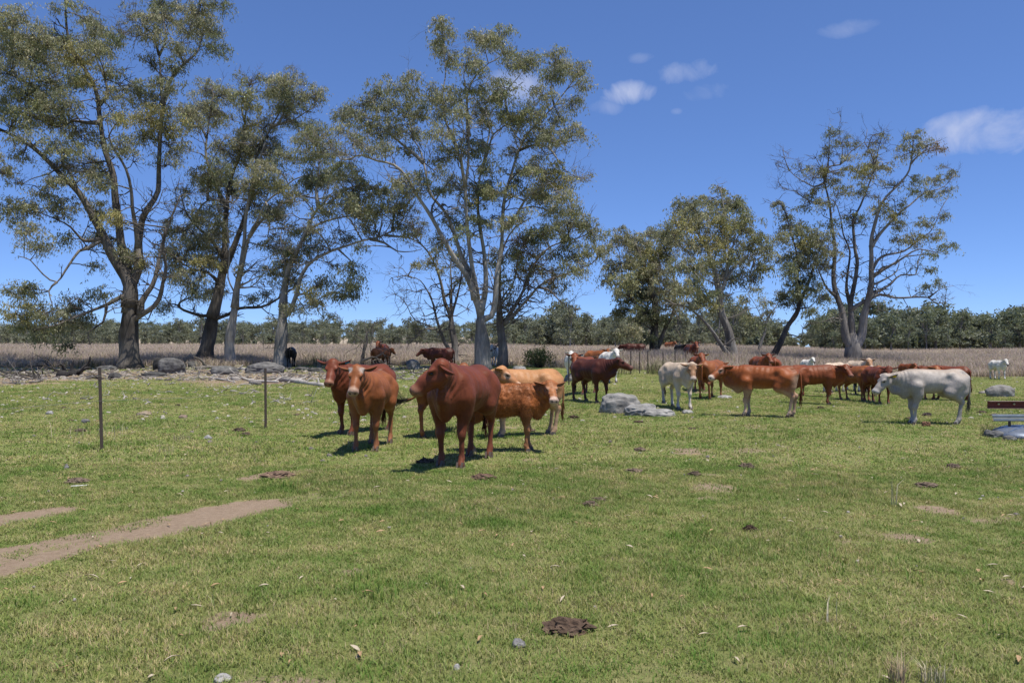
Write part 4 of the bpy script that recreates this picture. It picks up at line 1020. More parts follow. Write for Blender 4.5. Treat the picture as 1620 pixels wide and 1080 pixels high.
# lone trees on the rise at the right
for (px, py, top, k, lab) in ((1283, 553, 522, 0, 'small lone round headed tree on the skyline between the woods'), (1268, 553, 540, 3, 'tiny dark tree on the skyline left of the lone tree')):
    Yd = 260.0; x = (px - CXP) / FPX * Yd; s = (py - top) / FPX * Yd / 11
    o = empty('skyline_tree', (x, Yd, ground_h(x, Yd)), 0, label=lab, cat='tree'); o.scale = (s * 1.1,) * 3
    for nm, me in (('trunk', FAR[k][0]), ('crown', FAR[k][1])):
        c = bpy.data.objects.new(nm, me); link(c, o)
# ------------------------------------------------------------------ cattle
def rotz(a):
    c, s = math.cos(a), math.sin(a); return np.array([[c, -s, 0], [s, c, 0], [0, 0, 1.0]])
def dirv(yaw, pitch):
    return np.array([math.cos(pitch) * math.cos(yaw), math.cos(pitch) * math.sin(yaw), math.sin(pitch)])

class Field:
    """signed distance grid grown by smooth unions, meshed with surface nets"""
    def __init__(s, lo, hi, h):
        s.lo = np.array(lo, float); s.h = h
        s.n = np.ceil((np.array(hi) - s.lo) / h).astype(int) + 1
        s.D = np.full(s.n, 1.0, np.float32)
        s.ax = [s.lo[i] + h * np.arange(s.n[i]) for i in range(3)]
    def _sub(s, lo, hi):
        a = np.maximum(0, np.floor((lo - s.lo) / s.h).astype(int)); b = np.minimum(s.n, np.ceil((hi - s.lo) / s.h).astype(int) + 1)
        sl = tuple(slice(a[i], max(a[i] + 1, b[i])) for i in range(3))
        return sl, [s.ax[i][sl[i]] for i in range(3)]
    def _merge(s, sl, d, k):
        cur = s.D[sl]; hh = np.maximum(k - np.abs(cur - d), 0) / k
        s.D[sl] = np.minimum(cur, d) - hh * hh * k * .25
    def cone(s, a, b, ra, rb, k=.05, sy=1.0):
        """tapered capsule; sy < 1 squeezes it sideways"""
        a, b = np.asarray(a, float), np.asarray(b, float); R = max(ra, rb) + k + .03
        sl, (x, y, z) = s._sub(np.minimum(a, b) - R, np.maximum(a, b) + R)
        x = x[:, None, None]; y = y[None, :, None]; z = z[None, None]
        ab = b - a; L2 = ab @ ab + 1e-9
        t = np.clip(((x - a[0]) * ab[0] + (y - a[1]) * ab[1] + (z - a[2]) * ab[2]) / L2, 0, 1)
        d = np.sqrt((x - a[0] - t * ab[0]) ** 2 + ((y - a[1] - t * ab[1]) / sy) ** 2 + (z - a[2] - t * ab[2]) ** 2) - (ra + (rb - ra) * t)
        s._merge(sl, d * (sy if sy < 1 else 1), k)
    def ell(s, c, r, k=.06, R=None, sub=False):
        c, r = np.asarray(c, float), np.asarray(r, float); m = r.max() + k + .03
        sl, (x, y, z) = s._sub(c - m, c + m)
        p = np.stack(np.meshgrid(x - c[0], y - c[1], z - c[2], indexing='ij'), -1)
        if R is not None: p = p @ R
        k0 = np.linalg.norm(p / r, axis=-1); k1 = np.linalg.norm(p / r ** 2, axis=-1) + 1e-9
        d = k0 * (k0 - 1) / k1
        if sub:
            cur = s.D[sl]; hh = np.maximum(k - np.abs(cur + d), 0) / k; s.D[sl] = np.maximum(cur, -d) + hh * hh * k * .25
        else: s._merge(sl, d, k)
    def mesh(s):
        D = s.D; S = D < 0
        n = s.n - 1
        cnt = np.zeros(n, np.int8)
        for dx in (0, 1):
            for dy in (0, 1):
                for dz in (0, 1): cnt += S[dx:dx + n[0], dy:dy + n[1], dz:dz + n[2]]
        cells = np.argwhere((cnt > 0) & (cnt < 8))
        idx = np.full(n, -1, np.int32); idx[tuple(cells.T)] = np.arange(len(cells))
        acc = np.zeros((len(cells), 3)); w = np.zeros(len(cells))
        corners = [np.array(c) for c in ((0, 0, 0), (1, 0, 0), (0, 1, 0), (1, 1, 0), (0, 0, 1), (1, 0, 1), (0, 1, 1), (1, 1, 1))]
        for i in range(8):
            for j in range(i + 1, 8):
                if np.abs(corners[i] - corners[j]).sum() != 1: continue
                a = D[tuple((cells + corners[i]).T)]; b = D[tuple((cells + corners[j]).T)]
                m = (a < 0) != (b < 0)
                t = np.where(m, a / (a - b + 1e-12), 0)
                acc += np.where(m[:, None], corners[i] + (corners[j] - corners[i]) * t[:, None], 0); w += m
        V = s.lo + (cells + acc / w[:, None]) * s.h
        Fs = []
        for ax in range(3):
            o = [1, 1, 1]; o[ax] = 0
            A = S[tuple(slice(o[q], s.n[q] - 1) if q != ax else slice(0, s.n[q] - 1) for q in range(3))]
            B = S[tuple(slice(o[q], s.n[q] - 1) if q != ax else slice(1, s.n[q]) for q in range(3))]
            e = np.argwhere(A != B); flip = A[tuple(e.T)]
            e = e + np.array(o)
            u, v = [q for q in range(3) if q != ax]
            if ax == 1: u, v = v, u
            du = np.zeros(3, int); du[u] = 1; dv = np.zeros(3, int); dv[v] = 1
            q = np.stack([idx[tuple((e - du - dv).T)], idx[tuple((e - dv).T)], idx[tuple(e.T)], idx[tuple((e - du).T)]], -1)
            q[~flip] = q[~flip][:, ::-1]
            Fs.append(q[(q >= 0).all(1)])
        return V, np.concatenate(Fs)

def vnormals(V, F):
    n = np.cross(V[F[:, 2]] - V[F[:, 0]], V[F[:, 3]] - V[F[:, 1]])
    out = np.zeros_like(V)
    for i in range(4):
        for c in range(3): out[:, c] += np.bincount(F[:, i], n[:, c], len(V))
    return out / (np.linalg.norm(out, axis=1, keepdims=True) + 1e-9)

M_eye = bpy.data.materials.new('eye'); M_eye.use_nodes = True
_b = M_eye.node_tree.nodes['Principled BSDF']; _b.inputs['Base Color'].default_value = (.012, .008, .006, 1); _b.inputs['Roughness'].default_value = .12
M_hoof = attr_mat('hoof', .6, .3, 30, .2, (1, 1, 1), .2, .004)
M_tag = attr_mat('tag_plastic', .45, .4, 10, .05, (1, 1, 1), 0)

COAT = {   # base, pale (belly and legs), muzzle, back
    'red': dict(base=(.190, .052, .017), legs=(.170, .060, .030), belly=(.15, .05, .024), muzzle=(.20, .085, .055), back=(.165, .042, .014), face=(.185, .050, .018)),
    'darkred': dict(base=(.150, .040, .016), legs=(.165, .050, .024), belly=(.13, .036, .017), muzzle=(.27, .125, .075), back=(.140, .036, .015), face=(.150, .040, .019)),
    'maroon': dict(base=(.070, .020, .013), legs=(.080, .026, .018), belly=(.07, .022, .015), muzzle=(.12, .055, .04), back=(.068, .020, .012), face=(.078, .024, .014)),
    'orange': dict(base=(.235, .078, .026), legs=(.260, .105, .048), belly=(.24, .10, .05), muzzle=(.42, .27, .19), back=(.225, .074, .024), face=(.245, .085, .030)),
    'apricot': dict(base=(.395, .190, .080), legs=(.440, .290, .180), belly=(.46, .32, .21), muzzle=(.50, .36, .25), back=(.400, .195, .080), face=(.370, .165, .068)),
    'calf': dict(base=(.310, .105, .032), legs=(.330, .150, .068), belly=(.26, .10, .04), muzzle=(.50, .35, .27), back=(.32, .11, .034), face=(.330, .130, .050)),
    'redpale': dict(base=(.255, .072, .020), legs=(.480, .340, .240), belly=(.40, .27, .18), muzzle=(.55, .44, .36), back=(.215, .056, .017), face=(.245, .076, .026)),
    'cream': dict(base=(.470, .370, .270), legs=(.560, .500, .440), belly=(.62, .57, .51), muzzle=(.50, .40, .33), back=(.510, .400, .290), face=(.330, .180, .095)),
    'grey': dict(base=(.350, .312, .278), legs=(.360, .330, .300), belly=(.36, .33, .30), muzzle=(.42, .39, .36), back=(.370, .300, .235), face=(.330, .290, .255)),
    'white': dict(base=(.600, .565, .510), legs=(.66, .63, .59), belly=(.70, .66, .6), muzzle=(.16, .14, .13), back=(.61, .58, .53), face=(.58, .55, .50)),
    'black': dict(base=(.012, .011, .012), legs=(.013, .012, .012), belly=(.013, .012, .012), muzzle=(.03, .028, .028), back=(.013, .012, .012), face=(.012, .011, .011)),
}

def ear_mesh(L, W, col, inner):
    n = 7; t = np.linspace(0, 1, n); w = W * np.array([.42, .75, .95, 1.0, .88, .58, .04])
    V, C = [], []
    for layer in (0, 1):
        for u, ww in zip(t, w):
            for s in (-1, -.5, 0, .5, 1):
                cup = .38 * ww * (s * s) * (1 - .3 * u) + (.012 * (1 - abs(s)) * (1 - u) if layer else -.006 * (1 - abs(s)))
                V.append([u * L, s * ww / 2, cup - .10 * L * u * u]); C.append(inner if layer else col)
    F = []
    for i in range(n - 1):
        for k in range(4):
            a = i * 5 + k; F.append([a, a + 5, a + 6, a + 1][::-1]); b = a + n * 5; F.append([b, b + 5, b + 6, b + 1])
    for i in range(n - 1):
        for k in (0, 4):
            a = i * 5 + k; F.append([a, a + 5, a + 5 + n * 5, a + n * 5] if k == 0 else [a + 5, a, a + n * 5, a + 5 + n * 5])
    return np.array(V), np.array(F), np.array(C)

def lerp(a, b, f): return a + (b - a) * f

def make_cow(name, label, at, heading, coat, scale=1.0, res=.02, neck=(0, 28), head=(0, -32), neckL=.50, legs=((0, 0), (0, 0), (0, 0), (0, 0)),
             hump=1.0, fat=1.0, tagc=None, tag_side=-1, tail=None, tailc=None, blaze=None, cat='cow', group=None, dewlap=1.0, shag=0.0, seed=0, leglen=1.0, eyepale=0.0, socks=.5, rump=0.0, ear_droop=-.12, darkear=.35, earback=-.35, udder=0.0, belly=1.0):
    """at: ground spot (world xyz); heading: degrees, 0 = photo right, -90 = towards the photographer; neck/head: (yaw, pitch) in body axes"""
    cp = {k: np.array(v) for k, v in COAT[coat].items()}
    g = np.random.default_rng(900 + seed)
    lo, hi = (-1.35, -.75, -.02), (1.62, .75, 2.0)
    ny, npch = math.radians(neck[0]), math.radians(neck[1]); hy, hp = math.radians(head[0]), math.radians(head[1])
    nb = np.array([.52, 0, 1.10]); dn = dirv(ny * .55, npch); de = dirv(ny, npch)
    poll = nb + .5 * neckL * dn + .5 * neckL * de
    hf = dirv(hy, hp); hl = np.cross([0, 0, 1.0], hf); hl /= np.linalg.norm(hl); hu = np.cross(hf, hl)
    HR = np.stack([hf, hl, hu], 1)
    H = lambda p: poll + HR @ np.asarray(p, float)
    f = Field(lo, hi, res)
    fy = fat
    # trunk of the body
    f.ell((.08, 0, 1.0 + (1 - belly) * .15), (.60, .285 * fy, .355 * (.5 + .5 * belly)), .05)
    f.ell((-.18, 0, .965 + (1 - belly) * .30), (.54, .300 * fy, .325 * belly), .08)
    f.ell((.40, 0, 1.0), (.34, .225 * fy, .33), .08)
    f.ell((-.61, 0, 1.09), (.31, .230 * fy, .265), .10)
    f.cone((.42, 0, 1.20), (-.74, 0, 1.235), .12, .105, .10)
    for sy in (-1, 1):
        f.ell((-.48, sy * .195 * fy, 1.19), (.13, .07, .095), .12)          # hook bones
        f.ell((-.86, sy * .11, 1.145), (.065, .06, .075), .07)
        f.cone((-.82, sy * .125, 1.08), (-.775, sy * .165, .74), .095, .078, .09)                 # pin bones
        f.ell((.40, sy * .190 * fy, .99), (.14, .075, .27), .08)             # shoulder blades
        f.ell((-.62, sy * .185 * fy, .93), (.23, .115, .27), .10)            # thighs
        f.ell((-.67, sy * .175, .76), (.135, .085, .19), .10)
        f.ell((.36, sy * .19, .68), (.095, .07, .15), .07)
    f.cone((-.74, 0, 1.245), (-.90, 0, 1.19), .085, .05, .08)
    for sy in (-1, 1):
        f.ell((-.33, sy * .372 * fy, 1.10), (.17, .085, .12), .05, None, True)      # flank hollow
        f.ell((.62, sy * .30, 1.06), (.07, .09, .2), .09, None, True)           # neck to shoulder dip
    if hump: f.ell((.40, 0, 1.27), (.19, .085, .105 * hump), .12)
    f.ell((.585, 0, .77), (.13, .105, .20), .12)                              # brisket
    if udder: f.ell((-.42, 0, .60), (.17, .13, .10 * udder), .08)
    if belly > .95: f.ell((-.25, 0, .69), (.2, .07, .06), .1)
    # neck
    q1 = nb + .45 * neckL * dn
    f.cone(nb + np.array([-.12, 0, -.10]), q1, .245, .160, .11, .64); f.cone(q1, poll - .03 * hf, .160, .108, .07, .74)
    if dewlap:
        throat = H((.10, 0, -.15)); mid = (throat + np.array([.62, 0, .72])) / 2 + np.array([0.03, 0, -.05])
        f.cone(throat, mid, .035, .055 * dewlap, .10, .6); f.cone(mid, (.62, 0, .74), .055 * dewlap, .075 * dewlap, .12, .6)
    # head
    f.ell(H((.03, 0, -.005)), (.135, .112, .125), .05, HR)
    f.cone(H((.05, 0, .0)), H((.30, 0, -.035)), .104, .074, .05)
    f.cone(H((.28, 0, -.045)), H((.44, 0, -.066)), .080, .080, .04)
    f.cone(H((.06, 0, -.10)), H((.41, 0, -.118)), .086, .062, .05)
    f.ell(H((.462, 0, -.080)), (.066, .094, .084), .035, HR)
    for sy in (-1, 1):
        f.ell(H((.140, sy * .092, .045)), (.060, .034, .034), .03, HR)       # brows
        f.ell(H((.10, sy * .085, -.10)), (.10, .035, .07), .04, HR)          # cheeks
        f.ell(H((.505, sy * .038, -.058)), (.022, .014, .018), .014, HR, True)
        f.ell(H((.155, sy * .108, .012)), (.028, .016, .018), .014, HR, True)
        f.cone(H((0, sy * .08, .045)), H((-.02, sy * .125, .045)), .045, .034, .03)
    f.ell(H((-.02, 0, .085)), (.06, .075, .05), .05, HR)
    # legs: shoulder > elbow > knee > fetlock > foot
    feet = []
    for i, (sx, sy) in enumerate((('f', 1), ('f', -1), ('h', 1), ('h', -1))):
        dx, lift = legs[i][:2]; dyy = legs[i][2] if len(legs[i]) > 2 else 0
        if sx == 'f':
            y = sy * .165; sh = np.array([.38, sy * .19, .90]); el = np.array([.34 + dx * .2, sy * .185, .70]); kn = np.array([.385 + dx * .55, y + dyy * .5, .40 + lift * .5]); fe = np.array([.375 + dx * .95 - lift * .5, y + dyy, .125 + lift]); ft = np.array([.42 + dx - lift * .8, y + dyy, .05 + lift])
            f.cone(sh, el, .145, .105, .10); f.cone(el, kn, .090, .054, .05); f.ell(kn + np.array([.012, 0, 0]), (.058, .056, .072), .025)
            f.cone(kn, fe, .040, .035, .02); f.ell(fe, (.049, .046, .048), .025); f.cone(fe, ft, .041, .050, .02)
        else:
            y = sy * .165; hip = np.array([-.60, sy * .17, 1.0]); sf = np.array([-.44 + dx * .2, sy * .205, .735]); hk = np.array([-.80 + dx * .75, y + dyy * .6, .50 + lift * .6]); fe = np.array([-.745 + dx * .98, y + dyy, .125 + lift]); ft = np.array([-.695 + dx - lift * .3, y + dyy, .05 + lift])
            f.cone(hip, sf, .19, .125, .10); f.cone(sf, np.array([-.70 + dx * .6, y * 1.05, .60 + lift * .4]), .122, .072, .08); f.cone(np.array([-.66 + dx * .55, y * 1.08, .62 + lift * .4]), hk, .080, .055, .05)
            f.ell(hk + np.array([-.02, 0, 0]), (.058, .046, .075), .03); f.cone(hk, fe, .046, .038, .02); f.ell(fe, (.049, .046, .048), .025); f.cone(fe, ft, .041, .050, .02)
        feet.append((ft, sx))
    V, F = f.mesh()
    # tidy the grid look
    for _ in range(2):
        acc = np.zeros_like(V); c = np.zeros(len(V))
        for a, b2 in ((0, 1), (1, 2), (2, 3), (3, 0)):
            for u_, w_ in ((a, b2), (b2, a)):
                c += np.bincount(F[:, u_], minlength=len(V))
                for q_ in range(3): acc[:, q_] += np.bincount(F[:, u_], V[F[:, w_], q_], len(V))
        V = V * .5 + .5 * acc / c[:, None]
    Nn = vnormals(V, F)
    amp = .004 + shag * .012
    V = V + Nn * (noise(V + seed, 5.0, 2) * .003 + noise(V + seed, 14.0, 1) * amp * .35)[:, None]
    # skin folds on the neck and a hint of ribs
    ax = poll - nb; al = ((V - nb) @ ax) / (ax @ ax); dist_ = np.linalg.norm(V - nb - al[:, None] * ax, axis=1)
    nk = smooth(.0, .25, al) * smooth(1.0, .75, al) * (dist_ < .3)
    V = V + Nn * (nk * .0075 * np.sin(al * neckL * 75 + 2.5 * noise(V, 1.5, 0)) + .0045 * np.sin(V[:, 0] * 46 + 6 * (V[:, 2] - 1)) * smooth(.55, .8, np.abs(Nn[:, 1])) * smooth(-.45, -.3, V[:, 0]) * smooth(.32, .15, V[:, 0]) * smooth(.72, .85, V[:, 2]))[:, None]
    # coat colours
    C = np.tile(cp['base'], (len(V), 1))
    hv = (V - poll) @ HR
    inh = (hv[:, 0] > -.06) & (np.abs(hv[:, 1]) < .2) & (hv[:, 2] > -.24) & (hv[:, 2] < .2) & (hv[:, 0] < .62)
    f_ = smooth(.4, .95, Nn[:, 2])[:, None] * (V[:, 2:3] > .9); C = lerp(C, cp['back'], f_)
    nz = noise(V + seed, 1.6, 3)[:, None]
    f_ = smooth(.86, .60, V[:, 2] + .05 * nz[:, 0])[:, None] * (smooth(.15, -.5, Nn[:, 2])[:, None] * .7 + .15); C = lerp(C, cp['belly'], f_)
    f_ = smooth(.30 + .5 * socks, .08 + .3 * socks, V[:, 2] + .04 * nz[:, 0])[:, None]; C = lerp(C, cp['legs'], f_)
    if rump: C = lerp(C, cp['belly'] * 1.05, (smooth(-.66, -.90, V[:, 0] + .03 * nz[:, 0]) * smooth(1.2, 1.0, V[:, 2]) * rump)[:, None])
    hm = np.where(inh, smooth(-.04, .10, hv[:, 0]), 0)[:, None]; C = lerp(C, cp['face'], hm)
    C = lerp(C, cp['muzzle'], np.where(inh, smooth(.37, .45, hv[:, 0] + .02 * nz[:, 0]), 0)[:, None])
    dk = cp['muzzle'] * .35
    for sy in (-1, 1):
        e = np.linalg.norm((hv - np.array([.155, sy * .105, .012])) / np.array([1.35, 1, 1]), axis=1)
        if eyepale: C = lerp(C, cp['muzzle'], (np.where(inh, smooth(.085, .045, e), 0) * eyepale)[:, None])
        C = lerp(C, np.array([.02, .014, .01]), np.where(inh, smooth(.027, .019, e), 0)[:, None])
        e = np.linalg.norm(hv - np.array([.505, sy * .038, -.058]), axis=1)
        C = lerp(C, dk * .5, np.where(inh, smooth(.028, .016, e), 0)[:, None])
    C = lerp(C, dk, np.where(inh & (hv[:, 0] > .42), smooth(.012, .004, np.abs(hv[:, 2] + .112)), 0)[:, None] * .6)   # mouth line
    if blaze is not None:
        for (bx, by, br) in blaze[1]:
            e = np.linalg.norm(hv - np.array([bx, by, .08]), axis=1); C = lerp(C, np.array(blaze[0]), np.where(inh, smooth(br, br * .35, e + .02 * nz[:, 0] + .012 * noise(V, 9.0, 2)), 0)[:, None])
    C = C * (1 + .13 * nz + .09 * noise(V, 6.0, 4)[:, None] + .10 * noise(V * np.array([1, 1, .35]), 3.5, 1)[:, None] + shag * .10 * noise(V, 9.0, 0)[:, None])
    S = scale
    o = empty(name, at, math.radians(heading), label=label, cat=cat, group=group)
    def Z(p):
        p = np.array(p, float); z = p[:, 2]          # longer legs under a shallower barrel
        p[:, 2] = np.where(z < .62, z * 1.12, .6944 + (z - .62) * .905) * leglen
        return p * S - np.array([0, 0, .012])
    body = obj_np('body', Z(V), [F], M_coat, o, col=np.clip(C, 0.003, .9))
    if shag:      # woolly coat
        n = 44000; k = g.integers(0, len(V), n); nz_ = Nn[k]; d = nz_ * .75 + np.array([-.35, 0, -.45]) + g.normal(size=(n, 3)) * .28; d /= np.linalg.norm(d, axis=1, keepdims=True)
        keep = (V[k][:, 2] > .5) & ~inh[k]; k = k[keep]; d = d[keep]; n = len(k)
        b0_ = V[k] + g.normal(size=(n, 3)) * .006 - Nn[k] * .004; sd = np.cross(d, g.normal(size=(n, 3))); sd /= np.linalg.norm(sd, axis=1, keepdims=True); L = g.uniform(.018, .036, n)[:, None]
        FV = np.stack([b0_ - sd * .0023, b0_ + sd * .0023, b0_ + d * L], 1).reshape(-1, 3)
        obj_np('fur', Z(FV), [np.arange(3 * n).reshape(-1, 3)], M_coat, body, col=np.repeat(np.clip(C[k] * g.uniform(.8, 1.25, (n, 1)), .003, .9), 3, 0), kind='stuff')
    elif res < .0235:      # short sleek hair lying back along the body
        n = 34000 if res < .0195 else 14000
        fc = V[F[:, 0]]; k = F[g.integers(0, len(F), n), 0]; nz_ = Nn[k]
        flow = np.array([-1.0, 0, -.35]) - nz_ * (nz_ @ np.array([-1.0, 0, -.35]))[:, None]; flow /= np.linalg.norm(flow, axis=1, keepdims=True) + 1e-6
        d = flow + nz_ * .10 + g.normal(size=(n, 3)) * .10; d /= np.linalg.norm(d, axis=1, keepdims=True)
        keep = (V[k][:, 2] > .14) & (nz_[:, 2] < .35) & ~(inh[k] & (hv[k][:, 0] > .08)); k = k[keep]; d = d[keep]; n = len(k)
        b0_ = V[k] + g.normal(size=(n, 3)) * .007 - Nn[k] * .002; sd = np.cross(d, Nn[k]); sd /= np.linalg.norm(sd, axis=1, keepdims=True) + 1e-6; L = g.uniform(.010, .022, n)[:, None]
        FV = np.stack([b0_ - sd * .0022, b0_ + sd * .0022, b0_ + d * L], 1).reshape(-1, 3)
        obj_np('hair', Z(FV), [np.arange(3 * n).reshape(-1, 3)], M_coat, body, col=np.repeat(np.clip(C[k] * g.uniform(.90, 1.14, (n, 1)), .003, .9), 3, 0), kind='stuff')
    # hooves, two claws each
    hc = np.array([.12, .085, .066]) if coat not in ('cream', 'grey', 'white', 'apricot', 'calf') else np.array([.13, .11, .095])
    for ft, sx in feet:
        mb = MB()
        for s2 in (-1, 1):
            y = s2 * .028
            top = np.array([[-.040, y - .021, .015], [.028, y - .020, .030], [.028, y + .020, .030], [-.040, y + .021, .015]])
            bot = np.array([[-.046, y - .025, -.05], [.068, y - .013, -.05], [.068, y + .013, -.05], [-.046, y + .025, -.05]])
            mb.add(np.concatenate([bot, top]) + ft, np.array([[3, 2, 1, 0], [4, 5, 6, 7], [0, 1, 5, 4], [1, 2, 6, 5], [2, 3, 7, 6], [3, 0, 4, 7]]), hc)
        V2 = np.concatenate(mb.V); obj_np('hoof', Z(V2) + np.array([0, 0, .008]), [np.concatenate(v) for v in mb.F.values()], M_hoof, o, smooth_shade=False, col=np.concatenate(mb.C))
    # ears
    for sy in (1, -1):
        EV, EF, EC = ear_mesh(.235, .130, cp['face'] * .85, lerp(cp['face'], np.array([.05, .03, .025]), darkear))
        ed = np.array([earback, sy * 1.0, ear_droop]); ed /= np.linalg.norm(ed)
        fr = np.array([.85, sy * .35, -.35]); fr -= ed * (fr @ ed); fr /= np.linalg.norm(fr)       # opening faces forward
        wd = np.cross(fr, ed)
        EM = np.stack([ed, wd, fr], 1)
        W3 = (EV @ EM.T) + np.array([-.015, sy * .115, .045])
        e = obj_np('ear', Z(poll + W3 @ HR.T), [EF], M_coat, o, col=EC)
        if tagc is not None and sy == tag_side:
            mb = MB(); mb.box((0, 0, 0), (.075, .065, .006), bev=.002, col=tagc); mb.tube([(-.03, 0, -.01), (-.03, 0, .012)], .012, 6, col=np.array(tagc) * .8)
            c = np.array([.145, 0, .022]); T3 = ((np.concatenate(mb.V) + c) @ EM.T) + np.array([-.015, sy * .115, .03])
            obj_np('ear_tag', Z(poll + T3 @ HR.T), [np.concatenate(v) for v in mb.F.values()], M_tag, e, smooth_shade=False, col=np.concatenate(mb.C))
    # eyes
    for sy in (1, -1):
        u, v = np.meshgrid(np.linspace(0, 2 * math.pi, 9)[:-1], np.linspace(0, math.pi, 6), indexing='ij')
        sp = np.stack([np.cos(u) * np.sin(v), np.sin(u) * np.sin(v), np.cos(v)], -1).reshape(-1, 3) * np.array([.024, .016, .019]) + np.array([.155, sy * .097, .012])
        ii, jj = np.meshgrid(np.arange(8), np.arange(5), indexing='ij')
        EF = np.stack([ii * 6 + jj, ii * 6 + jj + 1, ((ii + 1) % 8) * 6 + jj + 1, ((ii + 1) % 8) * 6 + jj], -1).reshape(-1, 4)
        obj_np('eye', Z(H((0, 0, 0)) + sp @ HR.T), [EF], M_eye, o)
    # tail with its switch
    tp = np.array(tail if tail is not None else [(-.88, 0, 1.19), (-.955, .01, 1.12), (-.975, .015, .90), (-.985, .01, .70), (-.97, 0, .52)], float)
    Ct = catmull(tp, .06)
    tv, tf = tube(Ct, np.linspace(.036, .016, len(Ct)), 8)
    to = obj_np('tail', Z(tv), tf, M_coat, o, col=np.tile(cp['base'], (len(tv), 1)))
    end = Ct[-1]; td = Ct[-1] - Ct[-4]; td /= np.linalg.norm(td)
    nh = 46 if res < .03 else 14
    Ph, Rh = [], []
    for k in range(nh):
        d = td * .55 + np.array([0, 0, -.45 if tail is None else -.02]) + g.normal(size=3) * .13; d /= np.linalg.norm(d); L = g.uniform(.16, .32) * (1.7 if tail is not None else 1)
        s0 = Ct[-1 - g.integers(0, 3)] + g.normal(size=3) * .008; curl = np.array([0, 0, .38 if tail is not None else 0.0]) * L
        Ph.append([s0, s0 + d * L * .5 + g.normal(size=3) * .012, s0 + d * L + curl * 2]); Rh.append([.007, .006, .002])
    hv_, hf_ = tubes_batch(np.array(Ph), np.array(Rh) * (1 if res < .03 else 2.4), 3)
    obj_np('tail_switch', Z(hv_), [hf_], M_coat, to, col=np.tile(np.array(tailc if tailc is not None else cp['base'] * .45), (len(hv_), 1)))
    return o

def W(px, py, dx=0.0, dy=0.0):
    p = G(px, py); x, y = p[0] + dx, p[1] + dy
    return np.array([x, y, float(ground_h(x, y))])
def mid_of(front, hind):
    a, b = G(*front), G(*hind); c = a * .62 + b * .38      # body origin between the feet pairs
    d = a - b; return np.array([c[0], c[1], float(ground_h(c[0], c[1]))]), math.degrees(math.atan2(d[1], d[0]))
def Dp(px, Y): 
    x = (px - CXP) / FPX * Y; return np.array([x, Y, float(ground_h(x, Y))])
YEL = (.72, .50, .03); BLU = (.05, .28, .55); WHT = (.72, .70, .66)

# nearest group
p, h = mid_of((712, 739), (757, 724))
make_cow('cow', 'large deep red brown cow nearest the camera, head turned left', p, h, 'darkred', 1.07, .0185, (18, 30), (-66, -34), .50, ((.04, 0), (-.06, 0), (.02, 0), (-.05, 0)), 1.3, 1.06, seed=1, dewlap=1.2, earback=-.5, ear_droop=-2.0)
p, h = mid_of((577, 714), (603, 701))
make_cow('cow', 'orange brown cow with white patches above its eyes facing the camera', p, h, 'orange', .97, .0185, (-2, 36), (2, -42), .50, ((-.06, 0), (.05, 0), (-.05, 0), (.04, 0)), .7, 1.0, seed=2, blaze=((.46, .38, .32), [(.055, .115, .085), (.055, -.115, .085)]), ear_droop=-.08, dewlap=1.2)
p, h = mid_of((545, 688), (606, 679))
make_cow('cow', 'dark red cow behind the white browed cow at far left of herd', p, h, 'darkred', 1.02, .019, (28, 32), (26, -44), .52, ((.03, 0), (-.05, 0), (0, 0), (.1, 0)), 1.0, 1.02, tagc=BLU, tag_side=1, seed=3, ear_droop=-.05)
make_cow('cow', 'orange cow hidden behind the large red cow, black tail swung left', Dp(703, 15.6), 72, 'orange', .97, .022, (-8, 30), (-25, -25), .5, seed=4, tail=[(-.88, 0, 1.17), (-.97, .04, 1.05), (-1.0, .12, .86), (-1.0, .26, .74), (-1.0, .42, .70)], tailc=(.02, .017, .016), ear_droop=-.1)
p, h = mid_of((789, 692), (874, 686))
make_cow('cow', 'apricot coloured cow looking back over the fluffy calf', p, -157, 'apricot', .97, .0195, (112, 30), (148, -34), .44, ((.05, 0), (-.06, 0), (.03, 0), (-.03, 0)), .6, .92, seed=5, socks=.7, eyepale=.6)
p, h = mid_of((839, 713), (746, 714))
make_cow('calf', 'fluffy red brown calf standing across, face turned to the camera', p, 2, 'calf', .84, .0185, (-38, 30), (-84, -30), .42, ((.05, 0), (-.03, 0), (.0, 0), (.02, 0)), .2, .86, seed=6, shag=1.0, dewlap=.5, cat='calf', socks=.7, eyepale=.4, ear_droop=-.02)

# middle distance, left to right
make_cow('cow', 'deep red cow left of the lichen boulder, head turned right', W(941, 638, 0, .3), -58, 'maroon', 1.0, .0275, (26, 22), (60, -20), .5, ((.05, 0), (-.05, 0), (.1, 0), (-.08, 0)), 1.0, 1.05, seed=7, tailc=(.02, .016, .014))
make_cow('cow', 'red cow with blue ear tag peering over the deep red cow', Dp(922, 27.5), -118, 'red', .97, .028, (14, 36), (26, -36), .52, tagc=BLU, tag_side=1, seed=8, darkear=.8)
make_cow('cow', 'white cow facing the camera left of the blue tagged cow', Dp(904, 36), -95, 'white', .93, .034, (0, 34), (6, -35), .5, seed=9)
make_cow('cow', 'white cow behind the deep red cow, face to the camera', Dp(965, 35), -80, 'white', 1.0, .034, (0, 38), (-4, -35), .5, seed=10)
make_cow('cow', 'orange and white faced cow beside the white cow behind', Dp(946, 38), -60, 'orange', 1.0, .034, (-10, 30), (-30, -35), .5, seed=11, blaze=(WHT, [(.3, 0, .1)]))
make_cow('cow', 'cream cow with tan face and yellow tag walking to the camera', W(1077, 648, .02, .4), -77, 'cream', .95, .022, (-8, 20), (-16, -50), .50, ((.05, 0), (-.06, 0), (-.05, 0), (.05, .10)), .5, .95, tagc=YEL, tag_side=1, seed=12, socks=.6, darkear=.5, ear_droop=-.3, dewlap=1.2)
